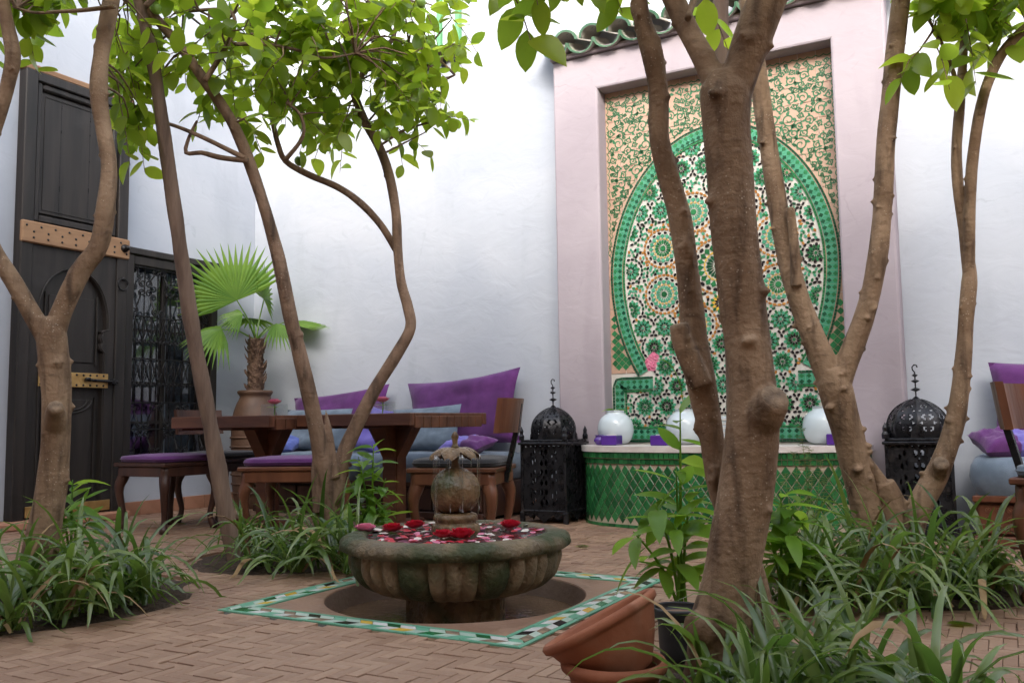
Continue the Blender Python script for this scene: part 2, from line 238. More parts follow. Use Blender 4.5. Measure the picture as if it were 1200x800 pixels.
# ------------------------------------------------------------------ builders
class B:
    def __init__(s): s.v = []; s.f = []; s.mi = []; s.rn = []
    def face(s, pts, mi=0, rn=0.):
        i = len(s.v); s.v += [tuple(p) for p in pts]; s.f.append(tuple(range(i, i+len(pts)))); s.mi.append(mi); s.rn.append(rn)
    def grid(s, rows, closed=False, mi=0, rn=0.):
        i = len(s.v); n = len(rows[0])
        for r_ in rows: s.v += [tuple(p) for p in r_]
        for a in range(len(rows)-1):
            for b in range(n if closed else n-1):
                c = (b+1) % n
                s.f.append((i+a*n+b, i+a*n+c, i+(a+1)*n+c, i+(a+1)*n+b)); s.mi.append(mi); s.rn.append(rn)
        return i
    def cap(s, idx, mi=0, rn=0.): s.f.append(tuple(idx)); s.mi.append(mi); s.rn.append(rn)
    def box(s, c, d, mi=0, rn=0., rot=None, bev=0.):
        x, y, z = d[0]/2, d[1]/2, d[2]/2; i = len(s.v)
        if bev:
            e = min(bev, x*.45, y*.45, z*.45); vs_ = []
            # chamfered box: 24 verts
            idx = {}
            for sx in (-1, 1):
                for sy in (-1, 1):
                    for sz in (-1, 1):
                        for a in range(3):
                            p = [sx*x, sy*y, sz*z]
                            for q in range(3):
                                if q != a: p[q] -= (sx, sy, sz)[q]*e
                            idx[(sx, sy, sz, a)] = i+len(vs_); vs_.append(Vector(p))
            fs = []
            for a in range(3):
                b_, c_ = (a+1) % 3, (a+2) % 3
                for sg in (-1, 1):
                    q = []
                    for (sb, sc) in ((-1,-1),(1,-1),(1,1),(-1,1)):
                        k = [0,0,0]; k[a] = sg; k[b_] = sb; k[c_] = sc; q.append(idx[tuple(k)+(a,)])
                    fs.append(tuple(q) if sg > 0 else tuple(q[::-1]))
            for a in range(3):
                b_, c_ = (a+1) % 3, (a+2) % 3
                for sb in (-1, 1):
                    for sc in (-1, 1):
                        k0 = [0,0,0]; k0[a] = -1; k0[b_] = sb; k0[c_] = sc; k1 = list(k0); k1[a] = 1
                        q = (idx[tuple(k0)+(b_,)], idx[tuple(k1)+(b_,)], idx[tuple(k1)+(c_,)], idx[tuple(k0)+(c_,)])
                        fs.append(q if sb*sc < 0 else q[::-1])
            for sx in (-1, 1):
                for sy in (-1, 1):
                    for sz in (-1, 1):
                        q = tuple(idx[(sx, sy, sz, a)] for a in range(3)); fs.append(q if sx*sy*sz > 0 else q[::-1])
            pv = vs_
        else:
            pv = [Vector((a, b, c_)) for a in (-x, x) for b in (-y, y) for c_ in (-z, z)]
            fs = [tuple(i+k for k in q) for q in ((0,1,3,2),(4,6,7,5),(0,4,5,1),(2,3,7,6),(0,2,6,4),(1,5,7,3))]
        C = Vector(c)
        for p in pv:
            if rot: p = rot @ p
            s.v.append(tuple(p+C))
        for q in fs: s.f.append(q); s.mi.append(mi); s.rn.append(rn)
    def prism(s, pts2, z0, z1, fn=lambda u, v, w_: (u, v, w_), mi=0, rn=0., bottom=False):
        n = len(pts2); i = len(s.v)
        for z in (z0, z1): s.v += [tuple(fn(p[0], p[1], z)) for p in pts2]
        s.f.append(tuple(range(i+n, i+2*n))); s.mi.append(mi); s.rn.append(rn)
        if bottom: s.f.append(tuple(range(i+n-1, i-1, -1))); s.mi.append(mi); s.rn.append(rn)
        for a in range(n):
            b = (a+1) % n; s.f.append((i+a, i+b, i+n+b, i+n+a)); s.mi.append(mi); s.rn.append(rn)
    def tube(s, pts, rad, n=8, cap=True, mi=0, rn=0., flat=None):
        pts = [Vector(p) for p in pts]
        if not hasattr(rad, '__len__'): rad = [rad]*len(pts)
        rows = []; t0 = (pts[1]-pts[0]).normalized()
        nrm = t0.orthogonal().normalized()
        if flat is not None: nrm = (Vector(flat) - t0*t0.dot(Vector(flat))).normalized()
        for k, p in enumerate(pts):
            t = (pts[min(k+1, len(pts)-1)]-pts[max(k-1, 0)])
            if t.length < 1e-9: t = t0
            t.normalize(); nrm = (nrm - t*nrm.dot(t)).normalized(); bn = t.cross(nrm)
            rows.append([p+(nrm*math.cos(2*math.pi*a/n)+bn*math.sin(2*math.pi*a/n))*rad[k] for a in range(n)])
        i = s.grid(rows, True, mi, rn)
        if cap:
            s.cap([i+a for a in range(n)][::-1], mi, rn); j = i+(len(rows)-1)*n; s.cap([j+a for a in range(n)], mi, rn)
    def lathe(s, prof, n=32, c=(0,0,0), mi=0, rn=0., fn=None, cap=False):
        rows = []
        for (r_, z) in prof:
            row = []
            for a in range(n):
                th = 2*math.pi*a/n; rr = r_ if fn is None else fn(r_, z, th)
                row.append((c[0]+rr*math.cos(th), c[1]+rr*math.sin(th), c[2]+z))
            rows.append(row)
        i = s.grid(rows, True, mi, rn)
        if cap: j = i+(len(rows)-1)*n; s.cap([j+a for a in range(n)], mi, rn)
    def mesh(s, name, mats, smooth=False):
        m = bpy.data.meshes.new(name); m.from_pydata(s.v, [], s.f)
        for q in (mats if isinstance(mats, (list, tuple)) else [mats]): m.materials.append(q)
        m.polygons.foreach_set('material_index', s.mi)
        if smooth: m.polygons.foreach_set('use_smooth', [True]*len(s.f))
        if any(s.rn):
            a = m.attributes.new('rnd', 'FLOAT', 'FACE'); a.data.foreach_set('value', s.rn)
        m.update(); return m
    def build(s, name, mats, parent=None, smooth=False, loc=(0,0,0), rot=None, angle=None):
        return place(name, s.mesh(name, mats, smooth or angle is not None), parent, loc, rot, angle)
def place(name, mesh, parent=None, loc=(0,0,0), rot=None, angle=None):
    o = bpy.data.objects.new(name, mesh); col.objects.link(o); o.location = loc
    if rot is not None: o.rotation_euler = rot
    if parent: o.parent = parent
    if angle is not None:
        m = o.modifiers.new('wn', 'EDGE_SPLIT'); m.split_angle = R(angle)
    return o
def tag(o, label, cat, group=None, kind=None):
    o['label'] = label; o['category'] = cat
    if group: o['group'] = group
    if kind: o['kind'] = kind
    return o
def thing(name, label, cat, loc=(0,0,0), rz=0, group=None):
    o = bpy.data.objects.new(name, None); col.objects.link(o); o.location = loc; o.rotation_euler = (0,0,rz); o.empty_display_size = .1
    return tag(o, label, cat, group)
def struct(o): o['kind'] = 'structure'; return o
def stuff(o): o['kind'] = 'stuff'; return o
def dup(root, loc=None, rz=None, label=None, group=None):
    r_ = root.copy(); col.objects.link(r_)
    if loc is not None: r_.location = loc
    if rz is not None: r_.rotation_euler = (0,0,rz)
    if label: r_['label'] = label
    if group: r_['group'] = group
    for ch in list(root.children):
        c = ch.copy(); col.objects.link(c); c.parent = r_
        for g in list(ch.children):
            d = g.copy(); col.objects.link(d); d.parent = c
    return r_
def catmull(pts, step):
    """pts: list of (Vector, radius) -> resampled list"""
    out = []; n = len(pts)
    for i in range(n-1):
        p0 = pts[max(i-1, 0)]; p1 = pts[i]; p2 = pts[i+1]; p3 = pts[min(i+2, n-1)]
        k = max(1, int((p2[0]-p1[0]).length/step))
        for j in range(k):
            t = j/k; t2 = t*t; t3 = t2*t
            def cr(a, b, c, d): return .5*((2*b)+(c-a)*t+(2*a-5*b+4*c-d)*t2+(3*b-a-3*c+d)*t3)
            out.append((cr(p0[0], p1[0], p2[0], p3[0]), max(.001, cr(p0[1], p1[1], p2[1], p3[1]))))
    out.append(pts[-1]); return out
# ================================================================== SETTING
XL, YB, YP = -5.68, 5.58, 5.42
WH = 4.5; WF = 7.0; XR, YF = 5.0, -3.4  # unseen front wall raised so its soft shadow grades the back wall
PITC = Vector((-1.86, 2.87, 0)); PS = 0.605; PITR = 0.485
BEDS = [(-3.28, 2.08, .62), (-3.10, 3.32, .50), (-.42, 3.78, .50), (-.42, 2.02, .50)]
# ground sheet (mortar bed) with a square opening round the fountain pit
def ground():
    b = B(); z = -.013; x0, x1, y0, y1 = XL-.3, XR+.3, YF-.3, YB+.3
    a0, a1, c0, c1 = PITC.x-PS, PITC.x+PS, PITC.y-PS, PITC.y+PS
    for (p, q, s, t) in ((x0, x1, y0, c0), (x0, x1, c1, y1), (x0, a0, c0, c1), (a1, x1, c0, c1)):
        b.face([(p, s, z), (q, s, z), (q, t, z), (p, t, z)])
    return struct(b.build('ground', M['mortar']))
GR = ground()
GR['label'] = 'terracotta brick courtyard floor laid in herringbone'
# herringbone bricks
def clip_out(poly, bed):
    """keep what lies outside the circle (its tangent line is near enough at brick size)"""
    cx, cy, r_ = bed; c = sum((Vector(p) for p in poly), Vector((0,0)))/len(poly); d = c-Vector((cx, cy))
    if d.length > r_+.12: return poly
    if d.length < r_-.12: return []
    n = d.normalized(); out = []
    for i in range(len(poly)):
        p, q = Vector(poly[i]), Vector(poly[(i+1) % len(poly)])
        sp, sq = (p-Vector((cx, cy))).dot(n)-r_, (q-Vector((cx, cy))).dot(n)-r_
        if sp >= 0: out.append(p)
        if (sp >= 0) != (sq >= 0): out.append(p+(q-p)*(sp/(sp-sq)))
    return out
def bricks():
    W = .036; g = .0009; rnd = random.Random(3); full = []; rest = B()
    x0, y0 = XL+.01, .9; nx, ny = int((2.4-x0)/W), int((YB-y0)/W)
    for i in range(-3, nx):
        for j in range(-3, ny):
            k = (i-j) % 6
            if k == 0: bw, bh = 3, 1
            elif k == 5: bw, bh = 1, 3
            else: continue
            ax, ay = x0+i*W+g, y0+j*W+g; bx, by = ax+bw*W-2*g-max(0, rnd.gauss(0, .0012)), ay+bh*W-2*g-max(0, rnd.gauss(0, .0012))
            cx, cy = (ax+bx)/2, (ay+by)/2
            if ax < XL+.012 or by > YB-.012: 
                if cx < XL+.02 or cy > YB-.02: continue
            if abs(cx-PITC.x) < PS+.03 and abs(cy-PITC.y) < PS+.03:
                if ax < PITC.x+PS and bx > PITC.x-PS and ay < PITC.y+PS and by > PITC.y-PS:
                    e = PITC.x-PS; f_ = PITC.x+PS; h_ = PITC.y-PS; t_ = PITC.y+PS
                    if cx < e: bx = min(bx, e-.002)
                    elif cx > f_: ax = max(ax, f_+.002)
                    elif cy < h_: by = min(by, h_-.002)
                    elif cy > t_: ay = max(ay, t_+.002)
                    else: continue
            if -2.5 < cx < -.65 and cy > 5.1 and ((cx+1.575)/.86)**2+((cy-5.42)/.4)**2 < .9: continue
            poly = [(ax, ay), (bx, ay), (bx, by), (ax, by)]; cut = False
            for bd in BEDS:
                q = clip_out(poly, bd)
                if q is not poly: cut = True
                poly = q
                if not poly: break
            if len(poly) < 3: continue
            pr = proj((cx, cy, 0)); z = rnd.gauss(0, .0011); tx, ty = rnd.gauss(0, .004), rnd.gauss(0, .004)
            inview = pr and -20 < pr[0] < 1220 and -20 < pr[1] < 830
            if inview and not cut and abs((bx-ax)*(by-ay)-3*W*W) < .0006: full.append((pr[2], cx, cy, z, tx, ty, bw > bh))
            else: brick_rest(rest, poly, z, tx, ty, rnd)
    full.sort()
    mb = B(); hl, hw = 1.5*W-g, .5*W-g; e = .0018
    o_ = [(-hl, -hw), (hl, -hw), (hl, hw), (-hl, hw)]; i_ = [(-hl+e, -hw+e), (hl-e, -hw+e), (hl-e, hw-e), (-hl+e, hw-e)]
    mb.grid([[(x, y, -.014) for x, y in o_], [(x, y, -e*.6) for x, y in o_], [(x, y, 0) for x, y in i_]], True); mb.cap([8, 9, 10, 11])
    me = mb.mesh('brick', M['brick'])
    for n, (d, cx, cy, z, tx, ty, hor) in enumerate(full):
        if n < 290: place('brick', me, GR, (cx, cy, z), (tx, ty, 0 if hor else math.pi/2))
        else:
            a, c = (hl, hw) if hor else (hw, hl)
            brick_rest(rest, [(cx-a, cy-c), (cx+a, cy-c), (cx+a, cy+c), (cx-a, cy+c)], z, tx, ty, rnd)
    stuff(rest.build('brick_paving', M['brick'], GR))
def brick_rest(b, poly, z, tx, ty, rnd):
    c = sum((Vector(p) for p in poly), Vector((0,0)))/len(poly); rn = rnd.uniform(.02, .98)
    rows = [[], [], []]
    for p in poly:
        p = Vector(p); q = p+(c-p).normalized()*.0025; h = lambda v: z+(v.x-c.x)*tx+(v.y-c.y)*ty
        rows[0].append((p.x, p.y, -.014)); rows[1].append((p.x, p.y, h(p)-.0014)); rows[2].append((q.x, q.y, h(q)))
    i = b.grid(rows, True, 0, rn); n = len(poly); b.cap([i+2*n+a for a in range(n)], 0, rn)
bricks()
# soil in the planting beds
for k, (cx, cy, r_) in enumerate(BEDS):
    b = B(); rows = []
    for q in range(9):
        rr = r_*1.03*q/8; rows.append([(rr*math.cos(a*math.pi/20), rr*math.sin(a*math.pi/20), -.02+.05*(1-(q/8)**2)+.018*noise.noise(Vector((rr*math.cos(a*math.pi/20)*14+k*9, rr*math.sin(a*math.pi/20)*14, 0)))) for a in range(40)])
    b.grid(rows, True); o = struct(b.build('soil_bed', M['soil'], smooth=True, loc=(cx, cy, 0)))
# ------------------------------------------------------------------ walls
def wall(name, label, fn, u0, u1, v1, holes=(), du=.25, amp=.006, m='plaster'):
    b = B(); us = sorted(set([round(u0+(u1-u0)*i/int((u1-u0)/du), 4) for i in range(int((u1-u0)/du)+1)]+[h for q in holes for h in q[:2]]))
    vs_ = sorted(set([round(v1*i/int(v1/du), 4) for i in range(int(v1/du)+1)]+[h for q in holes for h in q[2:]]))
    def pt(u, v):
        on = any(abs(u-h) < 1e-6 for q in holes for h in q[:2]) or any(abs(v-h) < 1e-6 for q in holes for h in q[2:])
        return fn(u, v, 0 if on else amp*noise.noise(Vector((u*1.1, v*1.1, 3))))
    for i in range(len(us)-1):
        for j in range(len(vs_)-1):
            uc, vc = (us[i]+us[i+1])/2, (vs_[j]+vs_[j+1])/2
            if any(q[0] < uc < q[1] and q[2] < vc < q[3] for q in holes): continue
            b.face([pt(us[i], vs_[j]), pt(us[i+1], vs_[j]), pt(us[i+1], vs_[j+1]), pt(us[i], vs_[j+1])])
    for q in holes:
        d = -.22
        for (a, c, e, f_) in ((q[0], q[2], q[1], q[2]), (q[1], q[2], q[1], q[3]), (q[1], q[3], q[0], q[3]), (q[0], q[3], q[0], q[2])):
            b.face([fn(a, c, 0), fn(e, f_, 0), fn(e, f_, d), fn(a, c, d)])
    T = .3  # top and back
    b.face([fn(u0, v1, 0), fn(u1, v1, 0), fn(u1, v1, -T), fn(u0, v1, -T)]); b.face([fn(u0, 0, -T), fn(u1, 0, -T), fn(u1, v1, -T), fn(u0, v1, -T)])
    import bmesh
    o = b.build(name, M[m]); bm = bmesh.new(); bm.from_mesh(o.data); bmesh.ops.remove_doubles(bm, verts=bm.verts, dist=.0002); bm.to_mesh(o.data); bm.free()
    o.data.polygons.foreach_set('use_smooth', [True]*len(o.data.polygons)); md = o.modifiers.new('es', 'EDGE_SPLIT'); md.split_angle = R(25)
    return tag(o, label, 'wall')
GY0, GY1, GZ0, GZ1 = 4.27, 5.12, .38, 1.93
WL = wall('courtyard_wall', 'white plaster wall with the tall dark door and the iron window grille', lambda u, v, w_: (XL+w_, u, v), YF, YB, WH, [(GY0+.02, GY1-.02, GZ0+.02, GZ1-.02)])
wall('courtyard_wall', 'white plaster wall behind the sofas and the tiled niche', lambda u, v, w_: (u, YB-w_, v), XL, XR, WH)
wall('courtyard_wall', 'unseen ochre wall opposite the grille window, darkened to cut bounce light', lambda u, v, w_: (XR-w_, u, v), YF, YB, WH, du=.6, m='ochre')  # unseen side of the court, dark colour invented to cut fill light
wall('courtyard_wall', 'unseen ochre wall facing the tiled niche, height and tone shaped for the light', lambda u, v, w_: (u, YF+w_, v), XL, XR, WF, du=.6, m='ochre')  # unseen, made tall to shade the lower back wall and dark to cut fill
# skirtings: left wall terracotta tiles, back wall
sk_ = thing('skirting', 'terracotta tile skirting along the wall below the iron grille', 'skirting', (XL, 4.9, 0))
tb = B(); tb.box((0,0,0), (.02, .196, .10), bev=.003); tm = tb.mesh('skirting_tile', M['skirting'])
for i in range(7): place('tile', tm, sk_, (.011, -.55+i*.2, .05))
sk_ = thing('skirting', 'terracotta tile skirting below the white wall between the sofas and the pilaster', 'skirting', (-2.85, YB, 0))
for i in range(12): place('tile', tm, sk_, (-2.2+i*.2, -.011, .05), (0, 0, math.pi/2))
# ------------------------------------------------------------------ niche pavilion
XC = -1.575; NH = .76
pav = thing('tiled_niche', 'pink plaster wall niche with green mosaic arch and a green tiled roof edge', 'niche', (XC, YP, 0))
LX = -2.67-XC; RX = -.51-XC; PT = 3.15; NT = 2.90; NW0, NW1 = -2.335-XC, -.815-XC
def rbox(b, x0, x1, y0, y1, z0, z1, bev=.012): b.box(((x0+x1)/2, (y0+y1)/2, (z0+z1)/2), (x1-x0, y1-y0, z1-z0), bev=bev)
b = B()
# front face with opening: U shape, rounded arrises
def ushape(e, y): return [(LX+e, y, 0), (LX+e, y, PT-e), (RX-e, y, PT-e), (RX-e, y, 0), (NW1+e, y, 0), (NW1+e, y, NT+e), (NW0-e, y, NT+e), (NW0-e, y, 0)]
b.grid([ushape(0, .158), ushape(0, .014), ushape(.004, .005), ushape(.014, 0)], True); i_ = 24
for q in ((0, 1, 6, 7), (1, 2, 5, 6), (2, 3, 4, 5)): b.cap([i_+a for a in q])
b.build('surround', M['pink'], pav)
b = B(); b.box(((NW0+NW1)/2, .145, (NT)/2), (NW1-NW0+.01, .03, NT)); b.build('niche_back', M['grout'], pav)
FNP = lambda u, v, w_: (u, .130-w_, v)
HWX = .745
def hw(z):
    if z >= 1.6:
        t = (z-1.6)/.955
        return HWX*max(0, 1-t**1.9)**(1/1.95) if t < 1 else 0
    t = (1.6-z)/1.03; return HWX*math.sqrt(max(0, 1-t*t))
def infield(u, z, m):
    if z > .93: return abs(u) < hw(z)-m and z < 2.55-m and (z > .93)
    if z > .84: return abs(u) < hw(.93)-m
    return abs(u) < .70-m*.45 and z > .53+m*.45
# field of mosaic
fld = B(); rd = random.Random(11); occ = []
cols = ['g_green', 'g_black', 'g_brown', 'g_yellow', 'g_mid', 'g_dark', 'g_white']; CI = {c: i for i, c in enumerate(cols)}
MG = .115
def piece(poly, c):
    cu = sum(p[0] for p in poly)/len(poly); cz = sum(p[1] for p in poly)/len(poly)
    if not infield(cu, cz, MG): return
    fld.prism(poly, .002, .0055+rd.uniform(0, .0012), FNP, CI[c], rd.uniform(.02, .98))
def kite(cx, cy, th, ra, rb, wd, c, mid=.55):
    d = (math.cos(th), math.sin(th)); n = (-d[1], d[0]); rm = ra+(rb-ra)*mid
    piece([(cx+d[0]*ra, cy+d[1]*ra), (cx+d[0]*rm-n[0]*wd, cy+d[1]*rm-n[1]*wd), (cx+d[0]*rb, cy+d[1]*rb), (cx+d[0]*rm+n[0]*wd, cy+d[1]*rm+n[1]*wd)], c)
def lozenge(cx, cy, th, L, W, c):
    d = (math.cos(th), math.sin(th)); n = (-d[1], d[0])
    piece([(cx+d[0]*L*a+n[0]*W*e, cy+d[1]*L*a+n[1]*W*e) for a, e in ((-1, 0), (-.5, -1), (.5, -1), (1, 0), (.5, 1), (-.5, 1))], c)
def disc(cx, cy, r_, n, c, ph=0): piece([(cx+r_*math.cos(ph+2*math.pi*i/n), cy+r_*math.sin(ph+2*math.pi*i/n)) for i in range(n)], c)
def rose(cx, cy, r_, n, sch):
    T = 2*math.pi/n; w0 = r_*math.sin(math.pi/n)
    if n < 14:
        a, c, e, mid = sch; disc(cx, cy, r_*.15, n, mid)
        for i in range(n):
            kite(cx, cy, i*T+.2, r_*.19, r_*.56, w0*.34, a); kite(cx, cy, (i+.5)*T+.2, r_*.36, r_*.86, w0*.48, c, .5)
            lozenge(cx+r_*.80*math.cos(i*T+.2), cy+r_*.80*math.sin(i*T+.2), i*T+.2, r_*.20, w0*.40, e)
    else:
        disc(cx, cy, r_*.17, 16, 'g_green')
        for i in range(n):
            kite(cx, cy, i*T, r_*.21, r_*.51, w0*.40, sch[0], .75); lozenge(cx+r_*.56*math.cos((i+.5)*T), cy+r_*.56*math.sin((i+.5)*T), (i+.5)*T+math.pi/2, r_*.085, r_*.03, 'g_yellow')
            kite(cx, cy, i*T, r_*.58, r_*.87, w0*.74, sch[1], .6); lozenge(cx+r_*.93*math.cos((i+.5)*T), cy+r_*.93*math.sin((i+.5)*T), (i+.5)*T+math.pi/2, r_*.11, r_*.065, sch[2])
    occ.append((cx, cy, r_))
rose(0, 1.62, .165, 20, ('g_dark', 'g_green', 'g_black'))
for i in range(8):
    th = math.pi/8+i*math.pi/4; rose(.40*math.cos(th), 1.62+.40*math.sin(th), .112, 16, (('g_mid', 'g_mid', 'g_black'), ('g_green', 'g_mid', 'g_black'))[i % 2])
SCH = [('g_dark', 'g_green', 'g_mid', 'g_green'), ('g_black', 'g_green', 'g_mid', 'g_green'), ('g_dark', 'g_mid', 'g_green', 'g_mid'), ('g_black', 'g_yellow', 'g_green', 'g_green'), ('g_dark', 'g_green', 'g_black', 'g_green')]
for j in range(20):
    for i in range(-7, 8):
        u = (i+(j % 2)*.5)*.150; z = .60+j*.130
        if all((u-o[0])**2+(z-o[1])**2 > (o[2]+.066)**2 for o in occ) and (infield(u, z, MG-.03)):
            rose(u, z, .066, 10, SCH[(abs(int(u*50))*7+j*3) % 5 if (j+i) % 3 == 0 else j % 3])
# lozenge rings and fill
small = []
def free(u, z, r_):
    for o in occ:
        if (u-o[0])**2+(z-o[1])**2 < (o[2]+r_*.55)**2: return False
    gx, gz = int(u/.04), int(z/.04)
    for a in (-1, 0, 1):
        for c in (-1, 0, 1):
            for q in cell.get((gx+a, gz+c), ()):
                if (u-q[0])**2+(z-q[1])**2 < (q[2]+r_)**2*.72: return False
    return True
cell = {}
def addc(u, z, r_): cell.setdefault((int(u/.04), int(z/.04)), []).append((u, z, r_))
for (cx, cy, r_) in list(occ):
    n = int(2*math.pi*(r_+.016)/.028); big = r_ > .1
    for i in range(n):
        th = 2*math.pi*i/n; u, z = cx+(r_+.015)*math.cos(th), cy+(r_+.015)*math.sin(th)
        if free(u, z, .0108): addc(u, z, .0108); lozenge(u, z, th+math.pi/2, .0132, .0072, 'g_brown' if big else ('g_black' if i % 3 else 'g_dark'))
for q in range(14000):
    u, z = rd.uniform(-.7, .7), rd.uniform(.52, 2.5)
    if infield(u, z, MG) and free(u, z, .0095):
        addc(u, z, .0100); th = rd.choice((0, math.pi/3, 2*math.pi/3, math.pi/2))
        lozenge(u, z, th, .0122, .0074, rd.choice(('g_black', 'g_mid', 'g_mid', 'g_green', 'g_green', 'g_brown')))
o = fld.build('mosaic_field', [M[c] for c in cols], pav); stuff(o); o['label'] = 'star rosette mosaic of green, black and ochre pieces'
# arch and lower frame ribbon
zs = [.93+(2.552-.93)*(math.sin(math.pi/2*(i/60))) for i in range(61)]
side = [(hw(z), z) for z in zs]; side[-1] = (0.0, 2.553)
outer = [(-u, z) for u, z in side]+[(u, z) for u, z in side[::-1]][1:]
def inset(path, d):
    out = []
    for i, p in enumerate(path):
        a = Vector(path[max(0, i-1)]); c = Vector(path[min(len(path)-1, i+1)]); t = (c-a).normalized(); n = Vector((t.y, -t.x))
        q = Vector(p)+n*d; out.append((q.x, q.y))
    return out
# resample outer evenly
def resample(path, step):
    pts = [Vector(p) for p in path]; L = [0]
    for i in range(1, len(pts)): L.append(L[-1]+(pts[i]-pts[i-1]).length)
    n = int(L[-1]/step); out = []; k = 0
    for i in range(n+1):
        s = L[-1]*i/n
        while k < len(pts)-2 and L[k+1] < s: k += 1
        f_ = (s-L[k])/max(1e-9, L[k+1]-L[k]); q = pts[k].lerp(pts[k+1], min(1, f_)); out.append((q.x, q.y))
    return out
outer = resample(outer, .0215)
lowp = resample([(hw(.93)-.102, .885), (.705, .885), (.705, .545), (-.705, .545), (-.705, .885), (-hw(.93)+.102, .885)], .0215)
bd = B(); bcol = ['g_dark', 'g_mid', 'g_green', 'g_black']
def ribbon(path, d0, d1, w0, w1, ci, every=1, gap=.0016):
    a, c = inset(path, d0), inset(path, d1)
    for i in range(0, len(path)-1, every):
        j = min(i+every, len(path)-1); q = [Vector(a[i]), Vector(a[j]), Vector(c[j]), Vector(c[i])]; m = sum(q, Vector((0,0)))/4
        bd.prism([m+(p-m)*(1-gap/.02) for p in q], w0, w1, FNP, ci, rd.uniform(.02, .98))
def diamonds(path, d, s, w0, w1, ci):
    c = inset(path, d)
    for i in range(1, len(c)-1, 2):
        t = (Vector(c[i+1])-Vector(c[i-1])).normalized(); n = Vector((-t.y, t.x)); p = Vector(c[i])
        bd.prism([p-t*s, p-n*s, p+t*s, p+n*s], w0, w1, FNP, ci, rd.uniform(.02, .98))
for path, dd in ((outer, 0), (lowp, -.045)):
    bd_g = [(0, .014, 0), (.016, .085, 1), (.087, .101, 2)]
    for (d0, d1, ci) in bd_g: ribbon(path, d0+dd, d1+dd, .004, .0085, ci)
    diamonds(path, .0335+dd, .0150, .008, .0105, 2); diamonds(path, .0675+dd, .0150, .008, .0105, 0)
stuff(bd.build('arch_border', [M[c] for c in bcol], pav))
# spandrels: square peach tiles, each a piece
tb = B(); tb.box((0,0,0), (.1055, .008, .1055), bev=.0015); tme = tb.mesh('spandrel_tile', M['peach'])
for i in range(14):
    for j in range(5, 23):
        u, z = NW0+.0545+i*.1085, .93+(j-4)*.1085-.03
        if u > NW1-.05 or z > NT-.04: continue
        lo = max(abs(u)-.053, 0); cov = (hw(z-.053) > abs(u)+.055) and (hw(z+.053) > abs(u)+.055)
        if z > .93 and not cov: place('tile', tme, pav, (u, .130-.0005, z))
# painted green scrolls
sc = B(); spots = []
def rib2(pts, wd, ci=0, w_=.0056):
    for i in range(len(pts)-1):
        p, q = Vector(pts[i]), Vector(pts[i+1]); t = (q-p)
        if t.length < 1e-6: continue
        t.normalize(); n = Vector((-t.y, t.x))
        wa = wd(i/(len(pts)-1)) if callable(wd) else wd; wb = wd((i+1)/(len(pts)-1)) if callable(wd) else wd
        sc.face([FNP(*(p-n*wa), w_), FNP(*(q-n*wb), w_), FNP(*(q+n*wb), w_), FNP(*(p+n*wa), w_)], ci)
def outside(u, z, m): return hw(z)+m < abs(u) < .735 and 1.72 < z < 2.845 or (z > 2.553+m and abs(u) < .735 and z < 2.845)
def teardrop(p, th, L, W): rib2([(p[0]+math.cos(th)*L*t, p[1]+math.sin(th)*L*t) for t in (0, .2, .4, .6, .8, 1)], lambda t: W*math.sin(math.pi*min(1, t*1.0)**.7)+.0005)
for q in range(7500):
    u, z = rd.uniform(0, .72), rd.uniform(1.75, 2.84); r_ = rd.choice((.044, .038, .031, .025, .019) if q < 3000 else (.024, .017, .012))
    if u < r_+.006 or not outside(u, z, r_*.72+.012) or z+r_ > 2.85 or abs(u)+r_ > .742: continue
    # distance to arch
    if min((u-p[0])**2+(z-p[1])**2 for p in outer[::4]) < (r_+.014)**2: continue
    if any((u-s[0])**2+(z-s[1])**2 < (r_+s[2])**2*.92 for s in spots): continue
    spots.append((u, z, r_)); ph = rd.uniform(0, 6.28); sg = rd.choice((-1, 1))
    for mir in (-1, 1):
        pts = []
        for i in range(26):
            t = i/25; th = ph+sg*t*9.0; rr = r_*(1-.78*t); pts.append((mir*(u+rr*math.cos(th)), z+rr*math.sin(th)))
        rib2(pts, lambda t: .0029+.0018*math.sin(t*3.1))
        for k in range(4):
            th = ph+sg*(k*1.7+.6); rr = r_*(.95-.12*k); p = (mir*(u+rr*math.cos(th)), z+rr*math.sin(th)); teardrop(p, (th+sg*1.0) if mir > 0 else math.pi-(th+sg*1.0), r_*.75, r_*.22)
for mir in (-1, 1):     # chain borders along the top and sides and round the arch
    for i in range(24): rib2([(mir*(.748-.004*math.cos(t*math.pi)-.012*math.sin(t*math.pi)), 1.72+(i+t)*.047) for t in (0, .25, .5, .75, 1)], .0028)
    for i in range(16): rib2([(mir*((i+t)*.0465), 2.868-.012*math.sin(t*math.pi)) for t in (0, .25, .5, .75, 1)], .0032)
    e = inset(outer, -.016)
    for i in range(2, len(e)-3, 2):
        if e[i][1] > 1.72 and mir > 0:
            a, c = Vector(e[i]), Vector(e[i+2]); m_ = (a+c)/2; n = (m_-Vector((0, 1.6))).normalized()
            rib2([a, a.lerp(c, .25)+n*.010, m_+n*.014, a.lerp(c, .75)+n*.010, c], .0022)
stuff(sc.build('painted_scrolls', M['g_scroll'], pav))
# chequered lower corners
ck = B()
for mir in (-1, 1):
    for i in range(12):
        for j in range(18):
            s = .025; u = .752-(i+(j % 2)*.5)*.05; z = 1.0+j*.025
            if z < 1.42 and u > hw(z)+.005 and u < .745: ck.prism([(mir*u-s*.92, z), (mir*u, z-s*.92), (mir*u+s*.92, z), (mir*u, z+s*.92)], .0045, .0065, FNP, 0, rd.uniform(.02, .98))
stuff(ck.build('corner_chequers', M['g_green'], pav))
